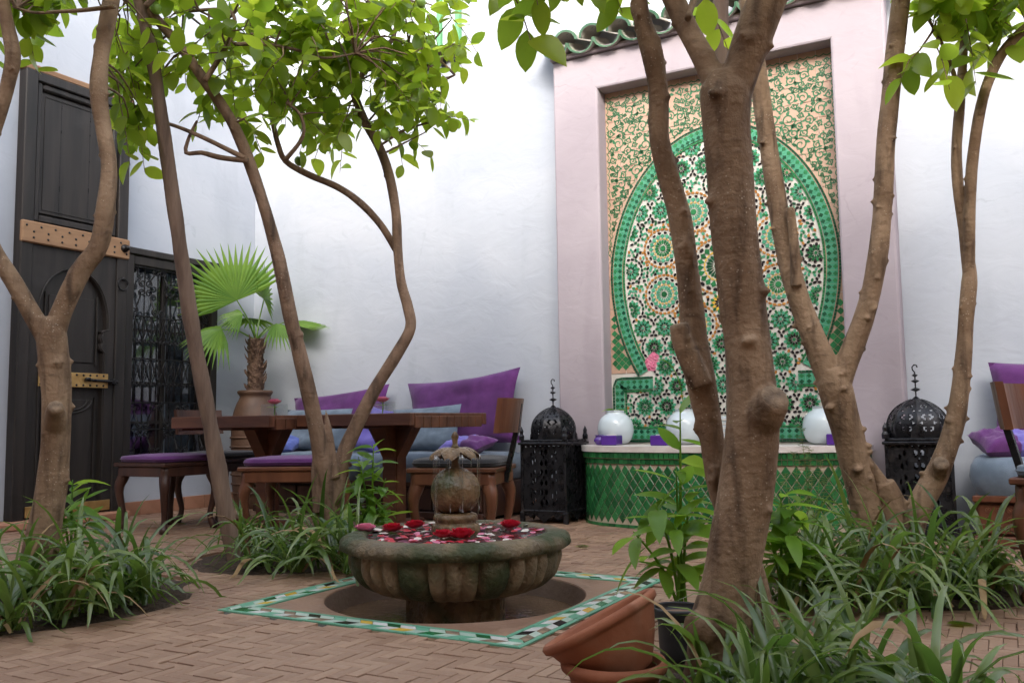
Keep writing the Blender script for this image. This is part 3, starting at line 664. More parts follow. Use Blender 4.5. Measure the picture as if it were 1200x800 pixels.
# green glazed roof tiles along the top
rt = B(); n = 9; L = .40; rad = .088
def shell(b, r_, L, th, up, mi, rim):
    rows = []
    for (y, rr, dz) in ((0, r_, 0), (0, r_-th, 0)): pass
    ang = [math.pi*i/n for i in range(n+1)]
    def ring(y, rr): return [(rr*math.cos(a)*1.0, y, up*rr*math.sin(a)*.85) for a in ang]
    b.grid([ring(.02, r_), ring(L, r_*.92)], False, mi); b.grid([ring(0, r_+.002), ring(.02, r_)], False, rim)
    b.grid([ring(0, r_-th), ring(L, r_*.92-th)], False, mi); b.grid([ring(0, r_-th), ring(0, r_+.002)], False, rim)
shell(rt, rad, L, .016, 1, 0, 1); rtm = rt.mesh('roof_tile', [M['rooftile'], M['g_roof']], True)
rt = B(); shell(rt, rad, L, -.014, -1, 0, 1); rtm2 = rt.mesh('roof_pan', [M['rooftile'], M['g_roof']], True)
x = LX-.04; i = 0
while x < RX+.1:
    place('roof_tile', rtm, pav, (x, -.115+rd.uniform(-.008, .008), PT+.082), (R(17), R(rd.uniform(-3, 3)), R(rd.uniform(-2, 2))))
    place('roof_tile', rtm2, pav, (x+.0975, -.095+rd.uniform(-.006, .006), PT+.078), (R(17), 0, 0)); x += .195; i += 1
b = B(); b.face([(LX-.04, -.02, PT+.035), (RX+.04, -.02, PT+.035), (RX+.04, .16, PT+.11), (LX-.04, .16, PT+.11)]); b.box(((LX+RX)/2, .06, PT+.018), (RX-LX+.02, .17, .034), bev=.006); b.build('roof_bed', M['pink'], pav)
# ------------------------------------------------------------------ basin below the niche
bas = thing('wall_basin', 'curved wall basin faced with green diamond tiles under a marble slab', 'basin', (XC, YP, 0))
BA, BB_, BE = .855, .40, 2.7
bcv = []
for i in range(401):
    t = math.pi*(1+i/400.); c, s = math.cos(t), math.sin(t)
    bcv.append((BA*math.copysign(abs(c)**(2/BE), c), BB_*math.copysign(abs(s)**(2/BE), s)))
cum = [0]
for i in range(1, len(bcv)): cum.append(cum[-1]+math.dist(bcv[i], bcv[i-1]))
BL = cum[-1]
def bpt(s, off=0.):
    s = min(max(s, 0), BL); k = int(np.searchsorted(cum, s)); k = min(max(k, 1), len(cum)-1); f_ = (s-cum[k-1])/(cum[k]-cum[k-1])
    a, c = Vector(bcv[k-1]), Vector(bcv[k]); p = a.lerp(c, f_); t = (Vector(bcv[min(k+2, 400)])-Vector(bcv[max(k-3, 0)])).normalized(); n = Vector((t.y, -t.x)); return p+n*off, math.atan2(t.y, t.x)
def blocks(b, off, z0, z1, step=.02, mi=0):
    pts = [bpt(BL*i/90, off)[0] for i in range(91)]
    b.grid([[(p.x, p.y, z0) for p in pts], [(p.x, p.y, z1) for p in pts]], False, mi); return pts
b = B(); blocks(b, 0, 0, .455); b.build('core', M['tgrout'], bas, smooth=True)
b = B(); pts = [bpt(BL*i/90, .03)[0] for i in range(91)]; rows = [[(p.x, p.y, z) for p in pts] for z in (.452, .487)]
b.grid(rows, False); b.cap(list(range(91)), 0); b.cap(list(range(91, 182)), 0); b.build('slab', M['marble'], bas)
DW, DH = .056, .080
tb = B(); k = .455
out_ = [(-DW*k, 0), (0, -DH*k), (DW*k, 0), (0, DH*k)]; inn = [(p[0]*.86, p[1]*.86) for p in out_]
tb.grid([[(p[0], .001, p[1]) for p in out_], [(p[0], -.004, p[1]) for p in out_], [(p[0], -.006, p[1]) for p in inn]], True); tb.cap([8, 9, 10, 11]); dme = tb.mesh('diamond_tile', M['g_basin'])
nc = int(BL/DW); restd = B(); cnt = 0; cand = []
for j in range(1, 9):
    for i in range(nc):
        s = (i+.5+(j % 2)*.5)*BL/nc; z = .022+j*DH/2
        if s > BL-.02: continue
        p, a = bpt(s); pr = proj((XC+p.x, YP+p.y, z)); cand.append((abs(s-BL*.48), p, a, z))
cand.sort(key=lambda c: c[0])
for n_, (q, p, a, z) in enumerate(cand):
    rx = rd.gauss(0, .012); rz = a+rd.gauss(0, .012)
    if n_ < 290: place('tile', dme, bas, (p.x, p.y, z), (rx, 0, rz))
    else:
        mt = Matrix.Translation((p.x, p.y, z)) @ Matrix.Rotation(rz, 4, 'Z'); i0 = len(restd.v); rn = rd.uniform(.02, .98)
        restd.v += [tuple(mt @ Vector(v)) for v in tb.v]
        for f_ in tb.f: restd.f.append(tuple(i0+x for x in f_)); restd.mi.append(0); restd.rn.append(rn)
if restd.v: stuff(restd.build('end_tiles', M['g_basin'], bas))
rowb = B()
for (z, hgt, off, wd) in ((.432, .034, .014, .030), (.396, .030, .004, .030), (.010, .018, .004, .05)):
    nn = int(BL/wd)
    for i in range(nn):
        p, a = bpt((i+.5)*BL/nn, off); rowb.box((p.x, p.y, z), (wd*.9, .014, hgt), rn=rd.uniform(.02, .98), rot=Matrix.Rotation(a, 3, 'Z'))
stuff(rowb.build('edge_tiles', M['g_basin'], bas))
b = B(); pts = [bpt(BL*i/90, .0135)[0] for i in range(91)]; b.grid([[(p.x, p.y, z) for p in pts] for z in (.411, .415)], False); b.build('ledge', M['tgrout'], bas)
# things on the slab
def vase(px, py, rr, label):
    p = PY(px, py, YP-.06); p.z = .488
    t = thing('porcelain_vase', label, 'vase', p); s = rr
    b = B(); prof = [(.0, 0), (.45, 0), (.60, .04), (.86, .26), (1.02, .68), (1.03, .98), (.93, 1.38), (.70, 1.66), (.52, 1.76), (.50, 1.88), (.54, 1.93), (.49, 1.95), (.45, 1.80)]
    pr = catmull([(Vector((a*s, 0, c*s)), .01) for a, c in prof], .012); b.lathe([(max(0, q[0].x), q[0].z) for q in pr], 40); b.build('body', M['porcelain'], t, smooth=True)
    b = B(); b.lathe([(.47*s, 1.83*s), (.40*s, 1.86*s), (0, 1.87*s)], 20); b.build('soil', M['soil'], t)
    return t, s
v1, s1 = vase(722, 522, .113, 'round white porcelain vase with short green shoots beside the purple votive')
v2, s2 = vase(803, 522, .113, 'round white porcelain vase holding a flowering orchid stem')
v3, s3 = vase(966, 522, .113, 'round white porcelain vase behind the forked trunk by the far end of the slab')
for k in range(9):
    a = random.uniform(0, 6.28); b = B(); L = random.uniform(.05, .10); d = Vector((math.cos(a), math.sin(a), .5))
    pts = [Vector((0, 0, 1.95*s1))+d*L*t-Vector((0, 0, 1))*L*.6*t*t for t in (0, .4, .7, 1)]; b.tube(pts, [.003, .004, .003, .0005], 4); b.build('shoot', M['lush'], v1)
def votive(px, Y, label, w=.052, m='purpleglass'):
    p = PY(px, 524, Y); p.z = .489; t = thing('glass_votive', label, 'candle holder', p); b = B(); h = .062
    b.box((0, 0, h/2), (w*2, w*2, h), bev=.004); b.build('cup', M[m], t); b = B(); b.lathe([(w*.6, h+.0005), (w*.58, h+.004), (0, h+.004)], 16, cap=False); b.build('candle', M['petal_white'], t); return t
votive(717, YP-.20, 'square purple glass votive beside the small purple pot'); votive(775, YP-.25, 'square purple glass votive standing alone between the two white vases')
votive(982, YP-.16, 'square purple glass votive beside the vase behind the forked trunk')
p = PY(703, 524, YP-.16); p.z = .489; t = thing('incense_pot', 'small rounded purple pot at the end of the marble slab', 'pot', p)
b = B(); pr = catmull([(Vector((a, 0, c)), 0) for a, c in ((0, 0), (.02, 0), (.034, .016), (.038, .032), (.028, .048), (.024, .052), (.033, .062), (.028, .064), (.018, .055))], .006); b.lathe([(max(0, q[0].x), q[0].z) for q in pr], 24); b.build('body', M['purpleglass'], t, smooth=True)
p = PY(851, 524, YP-.10); p.z = .489; t = thing('paper_lantern', 'small white slatted box lantern behind the thick trunk', 'lantern', p)
b = B(); b.box((0, 0, .085), (.08, .08, .17), bev=.003); b.build('box', M['porcelain'], t); b = B()
for i in range(6): b.box((0, -.043, .02+i*.026), (.086, .006, .006))
b.build('slats', M['petal_white'], t)
# orchid on the second vase: stem, leaf, flowers
b = B(); pts = [(0, 0, 1.95*s2), (-.015, -.01, .36), (-.05, -.03, .47), (-.11, -.05, .53), (-.19, -.06, .52)]; pp = catmull([(Vector(p), .004) for p in pts], .02); b.tube([p[0] for p in pp], .0035, 5); b.build('stem', M['lush'], v2)
def petalmesh(L, W, m, cup=.25):
    b = B(); rows = []
    for i in range(5):
        t = i/4; w_ = W*math.sin(math.pi*(.12+.80*t))**.8; rows.append([(x*w_, t*L, cup*L*(t*t-.3*t)+abs(x)*w_*.3) for x in (-1, 0, 1)])
    b.grid(rows); return b.mesh('petal', m, True)
opm = petalmesh(.036, .020, M['petal_pink'])
for c in ((-.19, -.065, .52), (-.165, -.07, .545), (-.18, -.075, .495)):
    for k in range(5): place('petal', opm, v2, c, (R(70), R(k*72), 0))
# ================================================================== DOOR AND GRILLE
dr = thing('wooden_door', 'tall dark carved door with a pale studded band and arched panel', 'door', (XL, 3.835, 0))
HWD = .405
def bx(name, m, par, y0, y1, z0, z1, x0, x1, bev=.004):
    b = B(); b.box(((x0+x1)/2, (y0+y1)/2, (z0+z1)/2), (x1-x0, y1-y0, z1-z0), bev=bev); return b.build(name, M[m], par)
bx('backing', 'dwood', dr, -HWD+.01, HWD-.01, .03, 3.04, .002, .02, 0)
for s in (-1, 1): bx('frame_stile', 'dwood', dr, min(s*HWD, s*(HWD-.085)), max(s*HWD, s*(HWD-.085)), .0, 3.05, .0, .085, .006)
bx('frame_head', 'dwood', dr, -HWD+.087, HWD-.087, 2.985, 3.05, .0, .08, .006)
bx('lintel', 'lwood', dr, -HWD-.02, HWD+.04, 3.052, 3.10, .0, .06, .01)
up = bx('upper_panel', 'dwood', dr, -.27, .27, 2.09, 2.93, .02, .042, .006)
for (a, c, e, f_) in ((-.317, -.274, 2.025, 2.983), (.274, .317, 2.025, 2.983)): bx('moulding', 'dwood', up, a, c, e, f_, .02, .066, .012)
for (e, f_) in ((2.025, 2.075), (2.94, 2.983)): bx('moulding', 'dwood', up, -.272, .272, e, f_, .02, .064, .012)
for s in (-.12, .1): bx('plank_joint', 'iron', up, s-.002, s+.002, 2.1, 2.92, .040, .0432, 0)
# carved double lines inside upper panel
for (a, c, e, f_) in ((-.245, -.239, 2.12, 2.90), (.239, .245, 2.12, 2.90), (-.245, .245, 2.115, 2.121), (-.245, .245, 2.899, 2.905)): bx('carved_line', 'dwood', up, a, c, e, f_, .040, .047, .002)
bn = bx('studded_band', 'lwood', dr, -HWD-.005, HWD+.005, 1.87, 2.015, .07, .104, .01)
nb_ = B(); nb_.lathe([(.0085, 0), (.006, .005), (0, .007)], 8); nbm = nb_.mesh('nail', M['iron'], True)
for i in range(16):
    for z in (1.905, 1.945, 1.982): 
        if (i+int(z*1000)) % 2 == 0: place('nail', nbm, bn, (.104, -.38+i*.0507, z), (0, R(90), 0))
b = B(); b.lathe([(.030, 0), (.028, .014), (.018, .02), (.016, .03), (.02, .04), (0, .052)], 10); b.build('boss', M['iron'], bn, smooth=True, loc=(.104, .36, 1.945), rot=(0, R(90), 0))
# keyhole-arched surround
def khw(z):
    if z < 1.18: return .232
    if z < 1.34: return .232-.018*abs(math.sin((z-1.18)/.16*math.pi*2.5))-.012
    t = (z-1.34)/.40
    return .256*math.sqrt(max(0, 1-t**2.3)) if t < 1 else 0
b = B(); zz = [.06+i*(1.868-.06)/120 for i in range(121)]
for s in (-1, 1):
    b.grid([[(.072, s*min(.318, max(khw(z), .001)), z), (.072, s*.3185, z)] for z in zz]); b.grid([[(.072, s*min(.318, max(khw(z), .001)), z), (.036, s*min(.318, max(khw(z)-.004, .001)), z)] for z in zz])
b.build('arched_surround', M['dwood'], dr)
b = B()
for s in (-1, 1): b.tube([(.074, s*(khw(z)+.014), z) for z in zz if z < 1.735], .006, 5)
b.build('arch_bead', M['dwood'], dr, smooth=True)
lf = bx('door_leaf', 'dwood', dr, -.26, .26, .08, 1.80, .021, .036, 0)
for (z0, z1) in ((.22, .84), (1.10, 1.55)): 
    bx('leaf_panel', 'dwood', lf, -.17, .17, z0, z1, .036, .046, .008)
    for s in (-1, 1): bx('panel_bead', 'dwood', lf, s*.195-.006, s*.195+.006, z0-.02, z1+.02, .036, .05, .003)
b = B()
for q, rr in enumerate((.17, .135)): b.tube([(.047, rr*math.cos(a), .84+rr*.55*math.sin(a)) for a in [math.pi*(1+i/16) for i in range(17)]], .007, 6)
b.build('carved_arc', M['dwood'], lf, smooth=True)
st_ = bx('brass_strip', 'brass', dr, -.25, .27, .925, 1.025, .074, .084, .003)
for i in range(10):
    for z in (.94, 1.01): place('nail', nbm, st_, (.084, -.235+i*.052, z), (0, R(90), 0))
b = B(); b.tube([(.098, .08, .978), (.10, .20, .975), (.098, .335, .97)], [.011, .010, .013], 8); b.lathe([(.016, -.008), (.02, 0), (.016, .008)], 10, (.104, .10, .985)); b.box((.094, .30, .972), (.03, .05, .04), bev=.006); b.build('bolt', M['iron'], dr, smooth=False)
for s in (-.17, .17): bx('foot_plate', 'brass', dr, s-.14, s+.14, .07, .14, .075, .083, .003)
b = B(); b.tube([(.098, .362+.042*math.cos(a), 1.68+.042*math.sin(a)) for a in [2*math.pi*i/24 for i in range(25)]], .0055, 6, cap=False); b.box((.094, .362, 1.722), (.022, .02, .024), bev=.004); b.build('ring', M['iron'], dr, smooth=True)
bx('threshold', 'skirting', dr, -HWD-.12, HWD+.02, .0, .055, .0, .16, .01)
# ------------------------------------------------------------------ grille window
gw = thing('grille_window', 'dark framed window behind a black wrought iron scroll grille', 'window', (XL, (GY0+GY1)/2, 0))
HG = (GY1-GY0)/2
for s in (-1, 1): bx('frame_stile', 'dwood', gw, min(s*(HG+.012), s*(HG-.058)), max(s*(HG+.012), s*(HG-.058)), GZ0-.03, GZ1-.004, -.10, .05, .006)
bx('frame_head', 'dwood', gw, -HG-.02, HG+.02, GZ1-.055+.052, GZ1+.05, -.02, .065, .008); bx('frame_head', 'dwood', gw, -HG+.0585, HG-.0585, GZ1-.075, GZ1-.004, -.10, .045, .006)
bx('frame_sill', 'dwood', gw, -HG+.0585, HG-.0585, GZ0-.03, GZ0+.05, -.10, .045, .006)
iw, z0, z1 = HG-.058, GZ0+.05, GZ1-.075
# casement behind the grille
for y in (-iw+.02, -.01, iw-.02): bx('casement_bar', 'dwood', gw, y-.02, y+.02, z0, z1, -.09, -.055, .004)
for z in (z0+.25, z0+.55, z0+.95): bx('glazing_bar', 'dwood', gw, -iw+.041, iw-.041, z-.010, z+.010, -.085, -.062, .002)
for s in (-1, 1): 
    b = B(); b.box((-.072, s*(iw/2+.005), (z0+z1)/2), (.004, iw-.06, z1-z0)); b.build('pane', M['pane'], gw)
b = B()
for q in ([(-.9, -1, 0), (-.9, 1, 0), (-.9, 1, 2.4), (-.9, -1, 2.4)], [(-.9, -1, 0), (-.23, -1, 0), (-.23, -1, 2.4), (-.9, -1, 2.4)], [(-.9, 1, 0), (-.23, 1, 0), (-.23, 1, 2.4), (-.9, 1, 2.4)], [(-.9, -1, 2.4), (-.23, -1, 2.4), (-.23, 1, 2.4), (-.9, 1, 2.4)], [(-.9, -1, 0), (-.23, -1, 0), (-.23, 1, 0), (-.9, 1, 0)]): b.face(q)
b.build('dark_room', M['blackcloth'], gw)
b = B(); b.grid([[(-.14+.018*math.sin(y*38)+.02*noise.noise(Vector((y*9, z*6, 0))), y, z) for y in [(-iw+.02)+i*(iw*.95)/24 for i in range(25)]] for z in [z0-.02+i*.06 for i in range(10)]]); b.build('purple_reflection_sheet', M['purple'], gw, smooth=True)  # purple sheet added behind the glass to imitate a purple reflection
# ironwork
def spiral(cx, cz, r_, turns, ph, sg, n=22, e=.25):
    return [(0, cx+(r_*(1-(1-e)*i/n))*math.cos(ph+sg*turns*2*math.pi*i/n), cz+(r_*(1-(1-e)*i/n))*math.sin(ph+sg*turns*2*math.pi*i/n)) for i in range(n+1)]
def s_scroll(w_, h_, r_):
    a = spiral(-w_/2+r_, h_/2-r_, r_, 1.5, R(-60), 1)[::-1]; c = spiral(w_/2-r_, -h_/2+r_, r_, 1.5, R(120), 1)
    b = B(); b.tube(a+c, .0060, 5); return b.mesh('scroll', M['iron'], True)
def c_scroll(w_, h_, r_):
    b = B()
    for s in (-1, 1):
        a = [(p[0], s*p[1], p[2]) for p in spiral(w_/2-r_, h_/2-r_, r_, 1.3, R(200), -1)]; b.tube([(0, s*.004, -h_/2)]+a, .0054, 5)
    b.lathe([(0, -.01), (.009, 0), (0, .01)], 6, (0, 0, 0)); return b.mesh('scroll', M['iron'], True)
def baluster(h_):
    b = B(); b.lathe([(.004, -h_/2), (.005, -h_*.3), (.010, -h_*.12), (.006, 0), (.010, h_*.12), (.005, h_*.3), (.004, h_/2)], 8); return b.mesh('baluster', M['iron'], True)
def lyre(w_, h_):
    b = B()
    for s in (-1, 1): b.tube([(0, s*(w_/2)*(.25+.75*abs(math.sin(t*math.pi*1.0))**1.5), -h_/2+h_*t) for t in [i/12 for i in range(13)]], .0042, 5)
    return b.mesh('loop', M['iron'], True)
gx = .018; H = z1-z0; rowsF = [('S', .115), ('S', .15), ('B', .12), ('C', .105), ('B', .12), ('C', .11), ('S', .14), ('S', .14)]
tot = sum(r_[1] for r_ in rowsF); z = z1; par = 0
for ri, (ty, fr) in enumerate(rowsF):
    h_ = H*fr/tot; zc = z-h_/2
    if ty == 'S':
        nS = 6; w_ = 2*iw/nS; m1 = s_scroll(w_*1.02, h_*.94, min(w_, h_)*.25); m2 = s_scroll(-w_*1.02, h_*.94, min(w_, h_)*.25) if False else m1
        for i in range(nS):
            o = place('scroll', m1, gw, (gx, -iw+(i+.5)*w_, zc)); 
            if (i+ri) % 2: o.rotation_euler = (0, 0, math.pi)
    elif ty == 'C':
        nC = 10; w_ = 2*iw/nC; m1 = c_scroll(w_*.98, h_*.95, w_*.24)
        for i in range(nC): place('scroll', m1, gw, (gx, -iw+(i+.5)*w_, zc))
    else:
        nB = 10; w_ = 2*iw/nB; m1 = baluster(h_); m2 = lyre(w_*.9, h_)
        for i in range(nB): place('baluster', m1, gw, (gx, -iw+(i+.5)*w_, zc)); place('loop', m2, gw, (gx-.004, -iw+(i+.5)*w_, zc))
    z -= h_
    if ri in (1, 3, 5, 6): 
        b = B(); b.box((gx, 0, z), (.012, 2*iw+.02, .011), bev=.002); b.build('crossbar', M['iron'], gw)
for i in range(7): 
    b = B(); b.tube([(gx-.009, -iw+i*2*iw/6, z0-.005), (gx-.009, -iw+i*2*iw/6, z1+.005)], .0042, 5); b.build('upright', M['iron'], gw)
for (zz0) in (z0+.006, z1-.006): b = B(); b.box((gx, 0, zz0), (.012, 2*iw, .012), bev=.002); b.build('crossbar', M['iron'], gw)
# upper window behind the leaves
pw = PY(518, 62, YB); uw = thing('upper_window', 'high window with pale green frames above the sofa wall', 'window', (pw.x, YB, pw.z))
bx2 = lambda name, m, x0, x1, z0_, z1_, y0, y1, bev=.004: bx_(name, m, uw, x0, x1, y0, y1, z0_, z1_, bev)
def bx_(name, m, par, x0, x1, y0, y1, z0_, z1_, bev=.004):
    b = B(); b.box(((x0+x1)/2, (y0+y1)/2, (z0_+z1_)/2), (abs(x1-x0), abs(y1-y0), abs(z1_-z0_)), bev=bev); return b.build(name, M[m], par)
for x in (-.19, -.02, .15): bx2('frame_bar', 'greenpaint', x, x+.035, 0, .9, -.05, .0)
for k in range(2): bx2('pane', 'porcelain', -.153+k*.17, -.022+k*.17, .04, .9, -.02, 0)
bx2('sill', 'stone', -.24, .22, -.05, -.001, -.11, 0, .008); bx2('head', 'greenpaint', -.19, .185, .901, .95, -.05, 0)
for x in (-.15, 0, .13): bx2('bracket', 'iron', x, x+.04, -.12, -.052, -.06, 0)
# ================================================================== FOUNTAIN PIT AND BORDER
pit = thing('fountain_pit', 'round sunken pit with a green and white mosaic border', 'pit', PITC)
BW = .105; b = B(); n = 64; IN = PS-BW
def sq(th):
    c, s = math.cos(th), math.sin(th); m = max(abs(c), abs(s)); return (IN*c/m, IN*s/m)
angs = sorted(set([2*math.pi*i/n for i in range(n)]+[math.pi/4+i*math.pi/2 for i in range(4)]))
b.grid([[(*sq(a), -.001) for a in angs], [((PITR+.004)*math.cos(a) if PITR < IN else 0, (PITR+.004)*math.sin(a), -.001) for a in angs], [(PITR*math.cos(a), PITR*math.sin(a), -.006) for a in angs]], True)
b.build('pit_surround', M['brick'], pit)
b = B(); b.lathe([(PITR, -.006), (PITR-.004, -.05), (PITR-.008, -.12)], 64); b.build('pit_wall', M['render'], pit, smooth=True)
b = B(); b.lathe([(PITR, -.105), (.0, -.105)], 48); b.build('pit_floor', M['render'], pit)
b = B(); b.lathe([(PITR-.006, -.082), (.01, -.082)], 48); b.build('pit_water', M['pitwater'], pit)
b = B(); b.grid([[(s*PS, t*PS, -.002) for s, t in ((-1,-1),(1,-1),(1,1),(-1,1))], [(s*IN, t*IN, -.002) for s, t in ((-1,-1),(1,-1),(1,1),(-1,1))]], True); b.build('border_bed', M['tgrout'], pit)
rb = random.Random(5)
stm = {}
def flat_tile(poly, m, name='tile', z1_=.003):
    b = B(); c = sum((Vector(p) for p in poly), Vector((0,0)))/len(poly); pl = [Vector(p)-c for p in poly]; b.prism(pl, -.002, z1_); o = b.build(name, M[m], pit, loc=(c.x, c.y, 0)); return o
for side_ in range(4):
    ro = Matrix.Rotation(side_*math.pi/2, 2)
    def tr(pl): return [tuple(ro @ Vector(p)) for p in pl]
    for (d0, d1, m) in ((PS, PS-.016, 'g_edge'), (IN+.017, IN+.001, 'g_edge')):
        for k in range(6):
            a0, a1 = -1+2*k/6, -1+2*(k+1)/6
            flat_tile(tr([(a0*d0+.001, -d0), (a1*d0-.001, -d0), (a1*d1-.001, -d1), (a0*d1+.001, -d1)]), m, 'edge_tile', .0025+rb.uniform(0, .001))
    nd = 10; mid = (PS-.0165+IN+.0175)/2; hh = (PS-IN-.036)/2; wd = 2*mid/nd
    cs = [['g_dark', 'g_edge', 'g_brown2', 'g_brown2', 'g_black', 'g_edge', 'g_yellow'][(i+side_*2) % 7] for i in range(nd)]
    for i in range(nd):
        u = -mid+(i+.5)*wd; c = cs[i]; c = {'g_brown2': 'scar', 'g_dark': 'g_green'}.get(c, c)
        flat_tile(tr([(u-wd*.26-.012, -mid-hh*.98), (u+wd*.26-.012, -mid-hh*.98), (u+wd*.26+.012, -mid+hh*.0), (u-wd*.26+.012, -mid+hh*.0)]), c if i % 1 == 0 else 'g_pale', 'tile', .003)
        flat_tile(tr([(u+wd*.28-.012, -mid-hh*.98), (u+wd*.72-.012, -mid-hh*.98), (u+wd*.72+.012, -mid+hh*.0), (u+wd*.28+.012, -mid+hh*.0)]), rb.choice(('g_pale', 'g_white', 'g_pale')), 'tile', .003)
        flat_tile(tr([(u-wd*.26+.012, -mid+hh*.04), (u+wd*.26+.012, -mid+hh*.04), (u+wd*.26-.012, -mid+hh*.98), (u-wd*.26-.012, -mid+hh*.98)]), rb.choice(('g_pale', 'g_white', 'g_pale')), 'tile', .003)
        flat_tile(tr([(u+wd*.28+.012, -mid+hh*.04), (u+wd*.72+.012, -mid+hh*.04), (u+wd*.72-.012, -mid+hh*.98), (u+wd*.28-.012, -mid+hh*.98)]), cs[(i+2) % nd].replace('g_brown2', 'scar').replace('g_dark', 'g_green'), 'tile', .003)
# ------------------------------------------------------------------ fountain
fo = thing('stone_fountain', 'mossy fluted stone fountain bowl with a round stone ball spout', 'fountain', (PITC.x, PITC.y, -.19))
Z = .19   # local offset: world z = local - .19
b = B(); b.lathe([(.20, .0), (.195, .02), (.19, .03), (.19, .235)], 8, cap=True); b.build('pedestal', M['wetstone'], fo, angle=30)
def flute(r_, z, th):
    k = 24; ph = (th/(2*math.pi)*k) % 1; big = int(th/(2*math.pi)*k) % 4 == 0
    # groups: three narrow ribs then one wide plain lobe
    g = (th/(2*math.pi)*8) % 1
    if g < .40: c = abs(math.sin(math.pi*g/.40))**.38; amp = .050
    else:
        q = ((g-.40)/.60*3) % 1; c = abs(math.sin(math.pi*q))**.42; amp = .042
    env = min(1, max(0, (z-.20)/.04))*min(1, max(0, (.375-z)/.02))
    return r_*(1-.0*env)-amp*env*(1-c)+.004*noise.noise(Vector((math.cos(th)*9, math.sin(th)*9, z*20)))
pr = catmull([(Vector((a, 0, c)), 0) for a, c in ((.185, .205), (.23, .206), (.315, .225), (.372, .262), (.396, .305), (.402, .345), (.396, .374))], .008)
b = B(); b.lathe([(q[0].x, q[0].z) for q in pr], 384, fn=flute); b.mi = [1 if (((i % 384)+.5)/384*8) % 1 > .40 else 0 for i in range(len(b.f))]; b.build('bowl', [M['stone'], M['tanstone']], fo, smooth=True)
pr = catmull([(Vector((a, 0, c)), 0) for a, c in ((.385, .366), (.412, .368), (.428, .378), (.433, .394), (.424, .410), (.407, .420), (.375, .425), (.35, .424), (.338, .415), (.33, .40))], .006)
b = B(); b.lathe([(q[0].x, q[0].z) for q in pr], 160, fn=lambda r_, z, th: r_+.012*noise.noise(Vector((math.cos(th)*5, math.sin(th)*5, z*9)))+.009*noise.noise(Vector((math.cos(th)*16, math.sin(th)*16, z*26)))); b.build('rim', M['stone'], fo, smooth=True)
b = B(); b.lathe([(.345, .4135), (.02, .4135)], 64); b.build('water', M['water'], fo)
pr = catmull([(Vector((a, 0, c)), 0) for a, c in ((.0905, .41), (.093, .425), (.090, .448), (.078, .455), (.080, .462), (.084, .475), (.078, .488), (.060, .494))], .004)
b = B(); b.lathe([(q[0].x, q[0].z) for q in pr], 48, fn=lambda r_, z, th: r_+.003*noise.noise(Vector((math.cos(th)*5, math.sin(th)*5, z*30)))); b.build('ball_base', M['wetstone'], fo, smooth=True)
b = B(); pr = [(.094*math.sin(math.pi*i/24), .574-.092*math.cos(math.pi*i/24)) for i in range(2, 25)]
b.lathe(pr, 64, fn=lambda r_, z, th: r_*(1-.05*max(0, (z-.58)/.09)*(.5+.5*math.cos(8*th))**2)+.004*noise.noise(Vector((math.cos(th)*4, math.sin(th)*4, z*22)))); b.build('stone_ball', M['wetstone'], fo, smooth=True)
b = B(); b.lathe([(.020, .655), (.014, .68), (.012, .715), (.018, .735), (.010, .75), (.011, .765), (.015, .78), (.008, .795), (0, .80)], 14); b.build('spout', M['wetstone'], fo, smooth=True)
b = B(); rows = []
for i in range(9):
    t = i/8; w_ = .040*math.sin(math.pi*(.15+.78*t))**.7
    rows.append([(x*w_, .012+.086*t, .012*math.sin(t*2.4)-.035*t*t-.011*x*x) for x in (-1, -.5, 0, .5, 1)])
b.grid(rows); b.grid([[(p[0], p[1], p[2]-.007-.004*math.sin(math.pi*i/8)) for p in r_] for i, r_ in enumerate(rows)]); i0 = 45
for i in range(8):
    for e in (0, 4): b.cap([i*5+e, (i+1)*5+e, 45+(i+1)*5+e, 45+i*5+e])
b.cap([40, 41, 42, 43, 44, 89, 88, 87, 86, 85]); fpm = b.mesh('spout_petal', M['wetstone'], True)
for k in range(6): place('spout_petal', fpm, fo, (0, 0, .735), (0, 0, k*math.pi/3+.3))
jr = random.Random(9)
for k in range(14):
    a = jr.uniform(0, 6.28); r_ = .088+jr.uniform(-.006, .012); b = B(); zb = .4135 if r_ > .0935 else .50
    pts = [(r_*math.cos(a)+.004*jr.uniform(-1, 1)*t, r_*math.sin(a), .712+(zb+.002-.712)*t) for t in [i/10 for i in range(11)]]; b.tube(pts, [.0011+.0006*jr.random() for _ in pts], 5); b.build('water_jet', M['jet'], fo, smooth=True)
# petals and roses on the water
WZ = .4135-.19
pt = thing('rose_petals', 'loose white, pink and red rose petals floating in the stone bowl', 'petals', (PITC.x, PITC.y, WZ)); pt['kind'] = 'stuff'
b = B(); pr_ = random.Random(21); mats_ = ['petal_white', 'petal_pink', 'petal_red']
for k in range(210):
    rr = math.sqrt(pr_.uniform(.10**2, .335**2)); a = pr_.uniform(0, 6.28)
    if -.6 < a-.15 < .35 and pr_.random() < .6: continue
    c = Vector((rr*math.cos(a), rr*math.sin(a), .002+pr_.random()*.006)); s = pr_.uniform(.009, .019); ph = pr_.uniform(0, 6.28); mi = pr_.choices((0, 1, 2), (2.0, 2.2, 3.2))[0]; tilt = pr_.uniform(-.3, .3)
    ring = [c+Vector((s*math.cos(ph+q*math.pi/3)*(1 if q % 3 else 1.25), s*math.sin(ph+q*math.pi/3), .003*pr_.random()+s*tilt*math.cos(q*math.pi/3))) for q in range(6)]; i = len(b.v); b.v += [tuple(p) for p in ring]+[tuple(c)]
    for q in range(6): b.f.append((i+q, i+(q+1) % 6, i+6)); b.mi.append(mi); b.rn.append(pr_.random()*.95+.02)
ob = b.build('petals', [M[m] for m in mats_], pt, smooth=True); stuff(ob)
rpm = petalmesh(.030, .021, M['petal_red'], .5)
